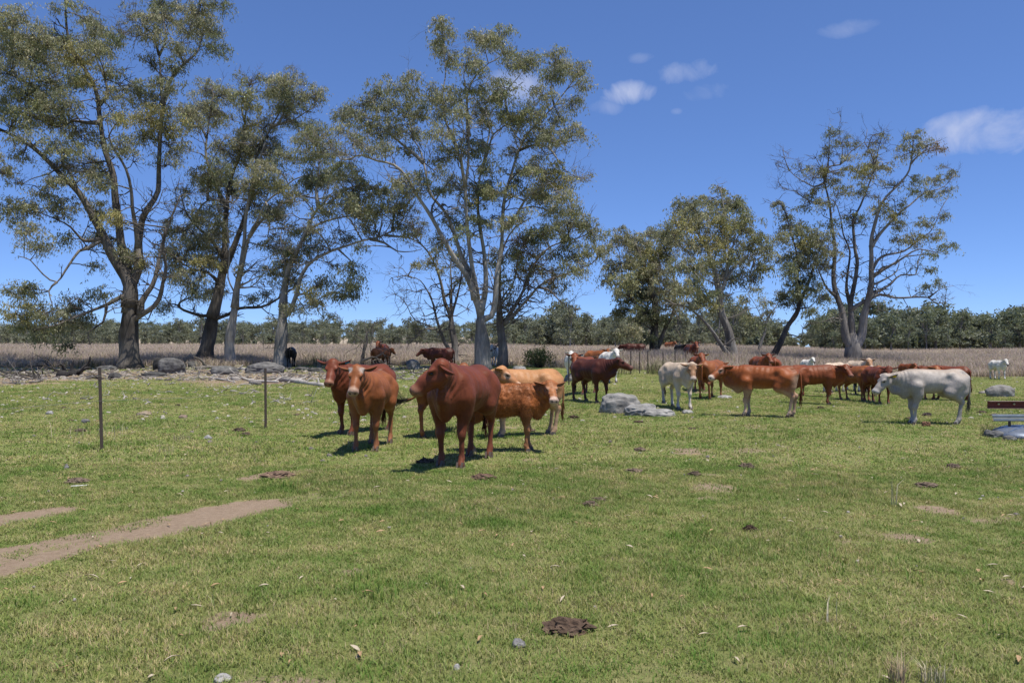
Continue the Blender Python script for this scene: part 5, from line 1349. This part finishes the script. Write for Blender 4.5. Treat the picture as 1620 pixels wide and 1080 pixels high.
make_cow('cow', 'orange red cow with yellow ear tag facing the camera behind cream cow', Dp(1105, 29.5), -97, 'red', .97, .03, (0, 34), (8, -35), .5, tagc=YEL, tag_side=1, seed=13)
make_cow('cow', 'orange cow with grey legs partly hidden by the pale legged red cow', W(1131, 631, 0, .3), 55, 'orange', .92, .029, (10, 10), (5, -30), .5, seed=14, socks=.8, udder=1.3, fat=1.05)
p, h = mid_of((1179, 658), (1248, 661))
make_cow('cow', 'bright red cow with pale legs standing side on, facing left', p, 160, 'redpale', .94, .0185, (14, 19), (42, -26), .50, ((.03, 0), (-.06, 0), (.05, 0), (-.06, 0)), .9, .84, belly=.9, seed=15, socks=.62, rump=.85, eyepale=.4, dewlap=1.6, ear_droop=-.15)
make_cow('cow', 'red cow peering over the back of the pale legged red cow', Dp(1204, 33), -88, 'red', .93, .03, (0, 36), (0, -32), .52, seed=16)
make_cow('cow', 'red cow standing behind and right of the peering red cow', Dp(1222, 35), 80, 'red', .88, .034, seed=17)
p, h = mid_of((1314, 641), (1270, 638))
make_cow('cow', 'orange red cow facing right with its face turned to the camera', W(1294, 640, 0, .1), -6, 'red', .90, .02, (-32, 22), (-78, -32), .46, ((.04, 0), (-.08, 0), (.05, 0), (-.05, 0)), .8, 1.04, seed=18, dewlap=1.3, socks=.3)
make_cow('cow', 'red cow mostly hidden left of the orange red cow', Dp(1284, 28.0), 172, 'red', .82, .03, (0, 5), (0, -50), .5, seed=19)
make_cow('cow', 'white cow far behind with only its head above the red cow', Dp(1278, 46), -88, 'white', .76, .038, (0, 42), (0, -32), .55, seed=20)
make_cow('cow', 'cream backed cow behind the orange red cow, facing right', Dp(1322, 31), 40, 'cream', .86, .032, (0, 10), (0, -40), .5, seed=21, socks=.8)
make_cow('cow', 'orange cow in the tight group left of the grey cow', Dp(1357, 26.2), -70, 'orange', .87, .029, (8, 20), (25, -35), .48, seed=22, socks=.6)
make_cow('cow', 'dark red cow facing the camera just left of the grey cow head', Dp(1390, 25.0), -88, 'darkred', .86, .0275, (-20, 24), (-28, -45), .5, seed=23)
make_cow('cow', 'pale cow with dark ears behind the tight group', Dp(1358, 32), -88, 'cream', .92, .034, (0, 34), (-8, -35), .52, seed=24, darkear=1.0)
make_cow('cow', 'black cow at the back of the tight group, legs showing', Dp(1372, 29), -85, 'black', .80, .032, (0, 5), (0, -40), .5, seed=25)
p, h = mid_of((1441, 671), (1515, 671))
make_cow('cow', 'silver grey cow standing side on at right, facing left', p, 179, 'grey', .93, .0185, (4, 2), (8, -42), .52, ((.02, 0, -.03), (-.05, 0, .03), (.12, 0), (-.10, 0)), .45, .84, belly=.84, tagc=YEL, tag_side=1, seed=26, socks=.4, dewlap=1.0, earback=-.7, ear_droop=-.2)
make_cow('cow', 'orange cow showing above the back of the grey cow', Dp(1464, 27.0), -95, 'orange', .84, .03, (0, 22), (10, -30), .5, seed=27)
make_cow('cow', 'dark red cow behind the rump of the grey cow', Dp(1496, 26.4), 120, 'darkred', .86, .028, (0, 15), (0, -40), .5, seed=28)
make_cow('calf', 'small red calf far off behind the grey cow', Dp(1435, 44), -80, 'red', .66, .04, cat='calf', seed=29)
make_cow('calf', 'white calf alone in the open at far right facing the camera', W(1585, 600, 0, .3), -93, 'white', .80, .03, (0, 36), (-2, -42), .44, ((.08, 0), (-.06, 0), (0, 0), (0, 0)), .4, 1.0, seed=30, tagc=YEL, tag_side=1, cat='calf')

# far cattle under the trees and in the dry grass
make_cow('cow', 'black cow with blue ear tag in the shade beside a gum trunk', W(459, 581, 0, .3), 100, 'black', .98, .032, (40, 10), (70, -20), .5, tagc=BLU, tag_side=1, seed=31)
make_cow('cow', 'maroon cow far off above the head of the large red cow', Dp(694, 47), 172, 'maroon', 1.0, .036, (0, 10), (20, -35), .5, seed=32)
make_cow('cow', 'orange cow far off with its rump to the camera', Dp(604, 50), 60, 'orange', .98, .036, (0, 20), (0, -30), .5, tagc=YEL, seed=33, socks=.7)
make_cow('cow', 'orange cow facing the camera behind the far rump', Dp(604, 56), -95, 'red', 1.12, .04, (0, 40), (0, -35), .52, seed=34)
make_cow('cow', 'pale grey cow half hidden between the two central trunks', Dp(781, 54), -96, 'white', 1.0, .036, (0, 36), (0, -35), .5, tagc=YEL, tag_side=-1, seed=35)
make_cow('cow', 'dark brown cow wading in the dry grass behind the wire fence', Dp(1002, 66), 168, 'maroon', 1.05, .04, (0, 5), (0, -40), .5, seed=36)
make_cow('cow', 'tiny orange cow far across the dry grass paddock', Dp(1060, 118), -60, 'orange', 1.15, .05, (0, 30), (0, -30), .5, seed=37)
make_cow('cow', 'dark red cow in dry grass behind the yellow tagged cow', Dp(1094, 56), -85, 'darkred', 1.08, .04, (0, 40), (0, -40), .55, seed=38)
make_cow('cow', 'black cow low in the dry grass behind the cream cow', Dp(1077, 72), -70, 'black', .95, .045, seed=39)
# ------------------------------------------------------------------ rocks, fallen wood, fences, steel
def ico(sub):
    t = (1 + 5 ** .5) / 2
    V = [(-1, t, 0), (1, t, 0), (-1, -t, 0), (1, -t, 0), (0, -1, t), (0, 1, t), (0, -1, -t), (0, 1, -t), (t, 0, -1), (t, 0, 1), (-t, 0, -1), (-t, 0, 1)]
    F = [(0, 11, 5), (0, 5, 1), (0, 1, 7), (0, 7, 10), (0, 10, 11), (1, 5, 9), (5, 11, 4), (11, 10, 2), (10, 7, 6), (7, 1, 8), (3, 9, 4), (3, 4, 2), (3, 2, 6), (3, 6, 8), (3, 8, 9), (4, 9, 5), (2, 4, 11), (6, 2, 10), (8, 6, 7), (9, 8, 1)]
    V = [np.array(v) / np.linalg.norm(v) for v in V]
    for _ in range(sub):
        mid = {}; F2 = []
        def mp(a, b):
            k = (min(a, b), max(a, b))
            if k not in mid:
                m = V[a] + V[b]; V.append(m / np.linalg.norm(m)); mid[k] = len(V) - 1
            return mid[k]
        for a, b, c in F:
            x, y, z = mp(a, b), mp(b, c), mp(c, a); F2 += [(a, x, z), (b, y, x), (c, z, y), (x, y, z)]
        F = F2
    return np.array(V), np.array(F)
ICO4, ICO3, ICO2 = ico(4), ico(3), ico(2)

def boulder(name, label, px, py, wpx, hpx, seed, col=(.30, .285, .262), lichen=.5, group=None, depth=.7, dark=0.0, Y=None, rough=1.0, cat='rock'):
    c = W(px, py) if Y is None else Dp(px, Y)
    w = wpx / FPX * c[1] / 2; h = hpx / FPX * c[1]
    V, F = (ICO4 if wpx > 40 else ICO3 if wpx > 14 else ICO2)
    V = V.copy(); s = seed * 7.3
    V = np.sign(V) * np.abs(V) ** .85
    q = V + s
    V *= (1 + rough * (.14 * noise(q, .55, 0) + .07 * noise(q, 1.5, 1) + .025 * noise(q, 4.5, 2)))[:, None]
    V *= (1 + .05 * rough * np.minimum(0, np.abs(noise(q, 1.3, 4)) - .18) / -.18 * -1)[:, None]
    V = V * np.array([w, w * depth, h * .78]) + np.array([0, 0, h * .24])
    n1 = noise(q, 1.6, 3); f = np.clip(.5 + .6 * n1, 0, 1)[:, None] * lichen
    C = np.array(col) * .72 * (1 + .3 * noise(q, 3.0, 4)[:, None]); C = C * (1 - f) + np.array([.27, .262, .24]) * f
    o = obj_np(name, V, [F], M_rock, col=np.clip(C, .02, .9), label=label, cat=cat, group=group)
    o.location = c; o.rotation_euler = (0, 0, (seed * 1.7) % .6 - .3)
    return o

boulder('boulder', 'large rounded lichen grey boulder in front of the deep red cow', 981, 652, 62, 31, 1, lichen=.75, depth=.8)
boulder('boulder', 'lower cracked boulder against the right side of the rounded one', 1012, 657, 55, 17, 2, (.33, .32, .31), .7, depth=.6, rough=1.6)
boulder('boulder', 'flat ledge of rock trailing right of the cracked boulder', 1040, 658, 50, 11, 3, (.36, .35, .33), .5, depth=.6, rough=1.5)
boulder('rock', 'small flat rock by the feet of the cream cow', 1087, 654, 17, 6, 4, (.42, .41, .39), .5)
boulder('boulder', 'grey domed boulder in the grass below the white calf', 1583, 627, 40, 17, 5, lichen=.8)
boulder('boulder', 'pale boulder beside the thin post near the white cow', 905, 603, 26, 11, 6, lichen=.7)
boulder('rock', 'pale flat stone behind the pale legged red cow', 1146, 630, 22, 5, 7, (.42, .41, .39), .4)
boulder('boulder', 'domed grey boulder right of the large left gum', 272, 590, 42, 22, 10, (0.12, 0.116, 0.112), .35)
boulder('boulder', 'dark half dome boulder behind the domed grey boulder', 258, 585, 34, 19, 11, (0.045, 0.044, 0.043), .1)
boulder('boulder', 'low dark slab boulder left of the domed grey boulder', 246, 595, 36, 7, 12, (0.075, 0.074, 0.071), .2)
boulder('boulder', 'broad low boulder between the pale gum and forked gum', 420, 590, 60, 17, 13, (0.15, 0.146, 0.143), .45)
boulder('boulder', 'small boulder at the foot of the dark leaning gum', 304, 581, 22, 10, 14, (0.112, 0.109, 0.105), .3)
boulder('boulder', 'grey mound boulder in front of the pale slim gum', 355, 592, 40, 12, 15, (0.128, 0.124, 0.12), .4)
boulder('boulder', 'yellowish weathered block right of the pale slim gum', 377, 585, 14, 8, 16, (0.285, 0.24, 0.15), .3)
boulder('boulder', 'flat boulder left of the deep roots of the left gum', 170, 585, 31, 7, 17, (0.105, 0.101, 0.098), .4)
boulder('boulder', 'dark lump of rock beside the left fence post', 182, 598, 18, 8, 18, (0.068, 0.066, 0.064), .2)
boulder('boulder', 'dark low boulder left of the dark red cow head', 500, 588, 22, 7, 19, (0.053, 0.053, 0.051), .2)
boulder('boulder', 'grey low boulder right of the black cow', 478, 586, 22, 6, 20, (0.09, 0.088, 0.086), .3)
boulder('boulder', 'white streaked boulder right of the far orange cow', 654, 584, 26, 17, 21, (.26, .255, .25), .6, rough=1.5)
boulder('boulder', 'small pale boulder by the dark green shrub', 822, 587, 22, 8, 22, (.36, .35, .34), .6)
for i, (px, py, w, h, cc, lab) in enumerate(((228, 657, 20, 7, (.40, .31, .21), 'tan stone in the grass between the two fence posts'), (135, 669, 14, 6, (.22, .21, .21), 'grey stone pile left of the nearer fence post'), (290, 661, 14, 5, (.30, .22, .16), 'brown stone right of the tan stone'),
        (820, 1022, 24, 13, (.26, .25, .25), 'grey cindery stone near the brown dirt mound'), (105, 742, 8, 6, (.27, .26, .26), 'small grey stone left of the nearer fence post, lower left'), (79, 655, 10, 5, (.42, .41, .40), 'white stone at left in the grass'), (105, 738, 5, 4, (.22, .2, .2), 'dark chip of stone at the left edge of the grass'),
        (328, 694, 12, 5, (.45, .44, .42), 'pale stone right of the dry grass tuft'), (723, 1058, 9, 8, (.55, .53, .5), 'round white stone at the bottom centre'), (566, 1040, 7, 6, (.38, .37, .36), 'grey pebble at the bottom left of centre'), (352, 1075, 26, 8, (.50, .48, .45), 'pale curled bark scrap at the bottom edge'))):
    boulder('stone', lab, px, py, w, h, 40 + i, cc, .25, rough=1.6, cat='stone')

def dung(label, px, py, w, h, seed, col=(.075, .052, .036), group=None):
    c = W(px, py); V, F = ICO3; V = V.copy(); q = V * 1.6 + seed * 3.1
    V *= (1 + .20 * noise(q, 1.2, 0) + .12 * noise(q, 3.5, 1) + .08 * noise(q, 8, 2))[:, None]
    ww = w / FPX * c[1] / 2; hh = h / FPX * c[1]
    V = V * np.array([ww, ww * .8, hh * .95]) + np.array([0, 0, hh * .1])
    o = obj_np('dung_pat', V, [F], M_soil, col=np.clip(np.array(col) * (1 + .35 * noise(q, 2.5, 3)[:, None]), .01, .6), label=label, cat='dung', group=group, smooth_shade=False); o.location = c
dung('crumbly brown mound of dung in the foreground, right of centre', 898, 996, 76, 17, 1, (.10, .068, .048))
dung('small dark clod in the grass, right of centre', 1185, 839, 22, 8, 2, (.05, .034, .024))
dung('brown pat in the grass just below the large red cow', 765, 757, 38, 7, 3, (.13, .085, .06))
dung('brown pat on the bare soil by the dirt track', 440, 754, 52, 8, 4, (.17, .115, .08))
dung('reddish clod by the hooves of the grey cow', 1465, 674, 13, 7, 5, (.22, .12, .08))
dung('dark pat behind the belly of the grey cow', 1467, 658, 14, 5, 6, (.07, .055, .05))
dung('dark pat left of the lichen boulder', 908, 662, 18, 5, 7)
dung('dark pat by the feet of the orange red cow', 1298, 647, 12, 4, 8)
dung('brown pat below the boulder ledge', 1010, 668, 16, 3, 9, (.10, .07, .05))
dung('dark pat beneath the head of the large red cow', 672, 732, 26, 7, 10, (.09, .065, .05))

g = np.random.default_rng(31)
for i in range(26):
    py = g.uniform(640, 800) if i % 2 else g.uniform(612, 690); px = g.uniform(20, 1600); w = g.uniform(.13, .27) * FPX / G(px, py)[1]
    dung('small dried dung pat lying in the short grass', px, py, w, w * g.uniform(.2, .34), 20 + i, np.array([.10, .075, .055]) * g.uniform(.6, 1.6), group='scattered dried dung pats')

# fallen timber
def fallen(name, label, pts, r0, r1, col, seed, nb=4, bl=(.4, 1.2), lift=.5, group=None, mat=None, cat='log'):
    g = np.random.default_rng(3000 + seed)
    Q = np.array([W(px, py) for px, py in pts]); Q[:, 2] += r0 * lift + np.array([p[2] if len(p) > 2 else 0 for p in pts]) if False else r0 * lift
    C = catmull(Q, .25); C[:, 2] += .04 * np.sin(np.linspace(0, 5, len(C)) + seed) * (nb > 0)
    base = C[0].copy(); o = empty(name, (base[0], base[1], float(ground_h(base[0], base[1]))), label=label, cat=cat, group=group)
    off = np.array(o.location)
    def part(nm, C2, R2):
        V, F = tube(C2, R2, 9 if nm == 'stem' else 6, True, .12, seed)
        cc = np.array(col) * (1 + .3 * noise(V, 1.2, 3)[:, None]); obj_np(nm, V - off, F, M_wood, o, col=np.clip(cc, .02, .9))
    part('stem', C, np.linspace(r0, r1, len(C)) * (1 + .15 * noise(C, 1.5, 1)))
    for k in range(nb):
        a = C[g.integers(1, len(C) - 1)]; L = g.uniform(*bl); d = np.array([g.normal(), g.normal() * .6, abs(g.normal()) * .55]); d /= np.linalg.norm(d)
        m = a + d * L * .5 + g.normal(size=3) * L * .12; e = a + d * L + g.normal(size=3) * L * .12
        for q in (m, e): q[2] = max(q[2], float(ground_h(q[0], q[1])) + .02)
        part('branch', catmull(np.array([a, m, e]), .2), np.linspace(r1 * 1.0, r1 * .25, len(catmull(np.array([a, m, e]), .2))))
    return o
PW, DW, GW = (.38, .35, .315), (.060, .054, .048), (.20, .18, .16)
fallen('fallen_log', 'long pale fallen log left of the dark red cow, right end cut', [(444, 603), (480, 607), (510, 611)], .13, .10, PW, 1, 2, (.3, .7))
fallen('fallen_branch', 'curving pale fallen branch above the long pale log', [(422, 603), (440, 599), (458, 600), (475, 605)], .09, .05, GW, 2, 3)
fallen('fallen_branch', 'pale forked branch lying right of the further fence post', [(368, 601), (385, 600), (400, 604), (420, 606), (440, 607)], .10, .05, PW, 3, 5)
fallen('fallen_branch', 'bleached branch lying left of the further fence post', [(306, 597), (325, 596), (345, 601), (372, 606)], .06, .03, PW, 4, 6)
fallen('fallen_log', 'straight grey log in front of the boulders at left', [(311, 584), (330, 583), (348, 583)], .14, .11, GW, 5, 1)
fallen('fallen_log', 'straight pale log lying before the broad low boulder', [(374, 585), (395, 587), (412, 587)], .11, .08, PW, 6, 2)
fallen('fallen_branch', 'short thick pale stump piece under the forked branch', [(398, 607), (410, 609)], .12, .11, GW, 7, 0)
fallen('fallen_branch', 'dark dead branch heap at the far left edge', [(0, 588), (20, 596), (48, 600), (62, 594)], .07, .04, DW, 8, 9, (.6, 1.8))
fallen('fallen_branch', 'black charred branch lying toward the left gum', [(50, 598), (75, 592), (95, 588), (120, 586)], .09, .05, DW, 9, 9, (.6, 1.6))
fallen('fallen_log', 'black charred log end at left by the dark heap', [(98, 596), (108, 594), (118, 594), (128, 591)], .24, .12, (.045, .042, .04), 10, 5, (.4, 1.2))
fallen('fallen_branch', 'grey tangled branch in front of the dark heap', [(5, 605), (30, 608), (55, 606), (70, 602)], .06, .03, GW, 11, 8)
fallen('fallen_branch', 'dark crooked branch standing up from the dark heap', [(80, 585), (72, 580), (66, 582), (50, 584)], .06, .03, DW, 12, 5, (.5, 1.2), 3.0)
fallen('fallen_branch', 'thin grey branch under the left gum roots', [(135, 597), (160, 600), (185, 601)], .05, .03, DW, 13, 4)
fallen('fallen_branch', 'dark dead limb on the ground between dark red cow and far orange cow', [(570, 585), (585, 583), (600, 581), (618, 583)], .10, .05, DW, 14, 9, (.8, 2.0))
fallen('fallen_branch', 'dark dead limb by the far maroon cow', [(650, 590), (672, 592), (690, 590)], .06, .03, DW, 15, 7, (.5, 1.4))
fallen('fallen_branch', 'grey limb on the ground left of the central trunk', [(725, 588), (742, 586), (752, 588)], .07, .04, DW, 16, 5)
fallen('fallen_branch', 'pale stick sticking out left from the domed boulder at right', [(1551, 623), (1558, 622), (1566, 621)], .07, .06, PW, 17, 0)
fallen('fallen_branch', 'white stick lying in the grass at left', [(112, 770), (126, 769), (140, 768)], .012, .010, (.62, .62, .62), 18, 0)
fallen('fallen_branch', 'long bleached pole at the left behind the first cow', [(455, 606), (470, 603), (500, 604)], .04, .025, PW, 19, 3)
g = np.random.default_rng(77)
for i in range(42):
    px = g.uniform(0, 500); py = g.uniform(596, 640); w = g.uniform(8, 26)
    fallen('fallen_stick', 'small bleached stick scattered below the left gums', [(px, py), (px + w * .5, py + g.normal() * 1.5), (px + w, py + g.normal() * 2)], .025, .012, PW if i % 3 else GW, 30 + i, 2, (.15, .5), group='sticks below the left gums', cat='stick')

# dark green shrub behind the apricot cow
c = Dp(853, 51.5); g = np.random.default_rng(5); o = empty('shrub', c, label='dark green dense shrub beside the central gums', cat='shrub')
st = MB(); cs = []
for k in range(46):
    a = g.uniform(0, 6.283); rr = g.uniform(.1, 1) ** .6; e = np.array([math.cos(a) * rr * .92, math.sin(a) * rr * .8, .25 + 1.35 * g.uniform() * (1.08 - .55 * rr)])
    st.tube([(0, 0, -.1), e * np.array([.5, .5, .6]), e], [.03, .018, .006], 4); cs.append(e)
st.build('stem', M_twig, o, col=None) if False else obj_np('stem', np.concatenate(st.V), [np.concatenate(v) for v in st.F.values()], M_twig, o, col=np.tile([.12, .10, .08], (st.n, 1)))
V, F = leaf_quads(np.array(cs), np.full(len(cs), .26), 60, .08, .15, g, 1.0, .45)
obj_np('crown', V, [F], M_leaf, o, smooth_shade=False, col=np.repeat(np.array([.040, .070, .026]) * g.uniform(.6, 1.4, (len(V) // 4, 1)), 4, 0), kind='stuff')

# dry grass clumps standing out of the short grass
M_straw = attr_mat('straw', .9, .1, 6, .2, (1, 1, 1), 0)
def clump(label, px, py, hpx, rpx, n, cols, seed, name='grass_tussock'):
    c = W(px, py); h = hpx / FPX * c[1]; r_ = rpx / FPX * c[1]
    t = tuft('t', n, r_ * .5, h * .5, h, max(.004, h * .018), M_straw, seed, .5, cols, .35)
    o = bpy.data.objects.new(name, t.data); link(o); o.location = c; tag(o, label, 'grass tussock'); return o
ST = ((.58, .50, .36), (.50, .43, .3), (.42, .36, .26)); GT = ((.16, .17, .07), (.24, .22, .11), (.10, .12, .05))
clump('upright brown dead grass tuft at the bottom right', 1418, 1085, 72, 22, 70, ((.42, .31, .20), (.52, .41, .28), (.34, .25, .16)), 61)
clump('greyish dead grass tuft right of the brown tuft at bottom', 1475, 1080, 48, 40, 60, ST, 62)
clump('few pale tall straw stems standing in the right foreground', 1318, 985, 75, 22, 7, ((.55, .48, .33),), 63)
clump('thin tall straw stems in the grass at right, further back', 1414, 800, 62, 8, 4, ((.5, .45, .3),), 64)
clump('pinkish dry grass tuft between the two fence posts', 288, 697, 19, 30, 70, ((.33, .25, .20), (.28, .22, .16)), 65)
clump('pale dry grass tuft below the pinkish tuft', 265, 716, 20, 26, 26, ST, 66)
clump('dark green rush clump left of the left gum', 141, 583, 22, 34, 120, ((.04, .05, .022), (.06, .07, .03)), 67)
clump('green rush clump right of the black cow', 500, 578, 28, 40, 130, GT, 68)
clump('green rush clump behind the domed grey boulder', 268, 583, 20, 30, 80, GT, 69)
clump('weedy grass clump by the wire fence, left part', 1050, 592, 34, 56, 160, GT, 70)
clump('weedy grass clump by the wire fence, right part', 1090, 590, 26, 40, 120, ((.26, .22, .12), (.16, .17, .07)), 71)
clump('weedy grass clump at the left end of the wire fence', 985, 592, 24, 44, 110, GT, 72)
clump('weedy green tuft growing at the steel scrap', 1583, 690, 26, 30, 90, ((.12, .15, .06), (.20, .20, .10), (.3, .28, .2)), 73)
clump('dark weedy tuft left of the steel scrap', 1562, 688, 28, 18, 60, ((.06, .07, .04), (.15, .14, .10)), 74)
clump('weedy tuft below the pale curved sheet', 1608, 697, 14, 50, 110, ((.10, .11, .05), (.2, .19, .12)), 75)
clump('pale seed stalks left of the nearer fence post', 112, 690, 34, 60, 22, ST, 76)
clump('pale seed stalks right of the nearer fence post', 182, 690, 34, 50, 18, ST, 77)
clump('thin straw stem in the left foreground', 340, 962, 46, 4, 2, ((.5, .46, .3),), 78)

# fences
def star_post(parent, p, h, lean=(0, 0)):
    mb = MB(); 
    for k in range(3):
        a = k * 2.094 + .4; d = np.array([math.cos(a), math.sin(a)]) * .030; n_ = np.array([-d[1], d[0]]) / .030 * .0045
        b0 = np.array([n_, d + n_, d - n_, -n_]); 
        V = np.concatenate([np.c_[b0, np.full(4, -.2)], np.c_[b0 + np.array(lean) * h, np.full(4, h)]])
        mb.add(V, np.array([[3, 2, 1, 0], [4, 5, 6, 7], [0, 1, 5, 4], [1, 2, 6, 5], [2, 3, 7, 6], [3, 0, 4, 7]]), (.085, .066, .055))
    o = mb.build('post', M_plain, parent); o.location = p
    return o
def fence(name, label, posts, hs, wires, leans=None, wr=.0016):
    P0 = np.array(posts[0]); root = empty(name, P0, label=label, cat='fence')
    for i, (p, h) in enumerate(zip(posts, hs)): star_post(root, np.array(p) - P0, h, leans[i] if leans else (0, 0))
    for wz in wires:
        for i in range(len(posts) - 1):
            a = np.array(posts[i]) - P0 + np.array([0, 0, hs[i] * wz]); b_ = np.array(posts[i + 1]) - P0 + np.array([0, 0, hs[i + 1] * wz])
            m_ = (a + b_) / 2 - np.array([0, 0, .03]); V, F = tube([a, m_, b_], wr, 4)
            obj_np('wire', V, F, M_plain, root, col=np.tile([.25, .24, .23], (len(V), 1)))
p1, p2 = W(161, 712), W(420, 677)
fence('wire_fence', 'thin wire fence on two dark steel posts at left', [p1 * 2 - p2, p1, p2], [1.38, 1.38, 1.29], [.9, .6], [(0, 0), (-.03, 0), (-.005, 0)], .0024)
fence('wire_fence', 'old wire fence of dark steel posts before the bushy gum', [W(900, 609), W(948, 600), W(975, 597), W(998, 592), W(1012, 591), W(1025, 591), W(1049, 588), W(1068, 584), W(1085, 581)], [1.3, 1.2, 1.15, 1.25, 1.2, 1.25, 1.1, 1.1, 1.1], [.92, .65, .38], None, .004)

# steel scrap at the right edge
M_red = attr_mat('red_oxide_paint', .6, .3, 14, .30, (1, 1, 1), .15, .004)
M_zinc = attr_mat('galvanised_steel', .42, .5, 10, .22, (1, 1, 1), .1, .004); M_zinc.node_tree.nodes['Principled BSDF'].inputs['Metallic'].default_value = .55
b0 = W(1592, 690); Yd = b0[1]; gz = b0[2]
xz = lambda px, py, Y=Yd: P(px, py, Y)
root = empty('steel_frame', b0, label='rusty red channel beam above galvanised rails at the right edge', cat='steel frame')
xl, xr = xz(1563, 640)[0], xz(1563, 640)[0] + 2.6; zb = xz(1563, 640)[2]; L = xr - xl; cx = (xl + xr) / 2
mb = MB(); RC = (.155, .035, .024)
mb.box((cx, Yd + .02, zb), (L, .008, .15), col=RC); mb.box((cx, Yd - .018, zb + .071), (L, .068, .008), col=(.30, .22, .18)); mb.box((cx, Yd - .018, zb - .071), (L, .068, .008), col=(.26, .16, .12))
ob = mb.build('red_beam', M_red, root); ob.data.transform(Matrix.Translation(-b0_v) if False else Matrix.Translation((-b0[0], -b0[1], -b0[2])))
for px in (1580, 1604.5, 1630, 1655):
    bx = xz(px, 639); V, F = tube([(bx[0], Yd + .016, bx[2]), (bx[0], Yd - .004, bx[2])], .021, 10); obj_np('bolt', V - b0, F, M_zinc, ob, col=np.tile([.50, .42, .24], (len(V), 1)))
for k, (py, dy) in enumerate(((657.5, -.02), (663, -.05))):
    z = xz(1567, py)[2]; mb = MB(); x0 = xz(1567, py)[0]
    prof = np.array([(0, -.034), (-.045, -.02), (-.045, .02), (0, .034)])
    V = np.concatenate([np.c_[np.full(4, x0), Yd + dy + prof[:, 0], z + prof[:, 1]], np.c_[np.full(4, x0 + 2.6), Yd + dy + prof[:, 0], z + prof[:, 1]]])
    V = np.concatenate([V, V + np.array([0, .006, 0])])
    F = [[0, 4, 5, 1], [1, 5, 6, 2], [2, 6, 7, 3], [8, 9, 13, 12], [9, 10, 14, 13], [10, 11, 15, 14], [0, 1, 9, 8], [1, 2, 10, 9], [2, 3, 11, 10], [3, 7, 15, 11], [0, 8, 12, 4]]
    obj_np('galvanised_rail', V - b0, np.array(F), M_zinc, root, smooth_shade=False, col=np.tile([.30, .33, .36], (16, 1)))
mb = MB(); bx = xz(1597, 660)
mb.box((bx[0], Yd + .0, xz(0, 666)[2]), (.045, .03, .26), bev=.004, col=(.12, .08, .06)); o = mb.build('bracket', M_red, root); o.data.transform(Matrix.Translation((-b0[0], -b0[1], -b0[2])))
for dx in (.95, 2.2):
    mb = MB(); mb.box((b0[0] + dx, Yd + .075, gz + .36), (.09, .09, 1.0), bev=.006, col=(.15, .09, .06)); o = mb.build('post', M_red, root); o.data.transform(Matrix.Translation((-b0[0], -b0[1], -b0[2])))
# pale curved sheet lying on the rubble
c = W(1622, 692, 0, .05); n = 28; V = []; 
for rr, zz in ((.02, .20), (.22, .195), (.42, .17), (.52, .12), (.535, .06), (.50, .05), (.40, .10), (.02, .16)):
    for k in range(n): a = k * 6.283 / n; V.append([rr * math.cos(a) * 1.05, rr * math.sin(a) * .95, zz])
F = [[r_ * n + k, r_ * n + (k + 1) % n, (r_ + 1) * n + (k + 1) % n, (r_ + 1) * n + k][::-1] for r_ in range(7) for k in range(n)]
root = empty('tank_lid', c, label='pale blue domed metal lid lying among weeds at the right edge', cat='metal lid'); root.rotation_euler = (.10, -.06, 0)
obj_np('dome', np.array(V), np.array(F), M_zinc, root, col=np.tile([.19, .22, .27], (len(V), 1)))
for k in range(7):
    a = k * .9; mb = MB(); mb.tube([(math.cos(a) * .06, math.sin(a) * .06, .203), (math.cos(a) * .26, math.sin(a) * .23, .197), (math.cos(a) * .45, math.sin(a) * .4, .165)], .011, 5, col=(.16, .22, .32)); mb.build('rib', M_zinc, root)
for i, (px, py, w, h, lab) in enumerate(((1575, 692, 26, 10, 'grey rubble stone under the steel rails'), (1598, 696, 22, 7, 'dark rubble stone below the pale lid'), (1564, 690, 12, 12, 'dark rubble lump at the left end of the rails'))):
    boulder('stone', lab, px, py, w, h, 80 + i, (.16, .16, .16), .4, rough=1.8, cat='stone')
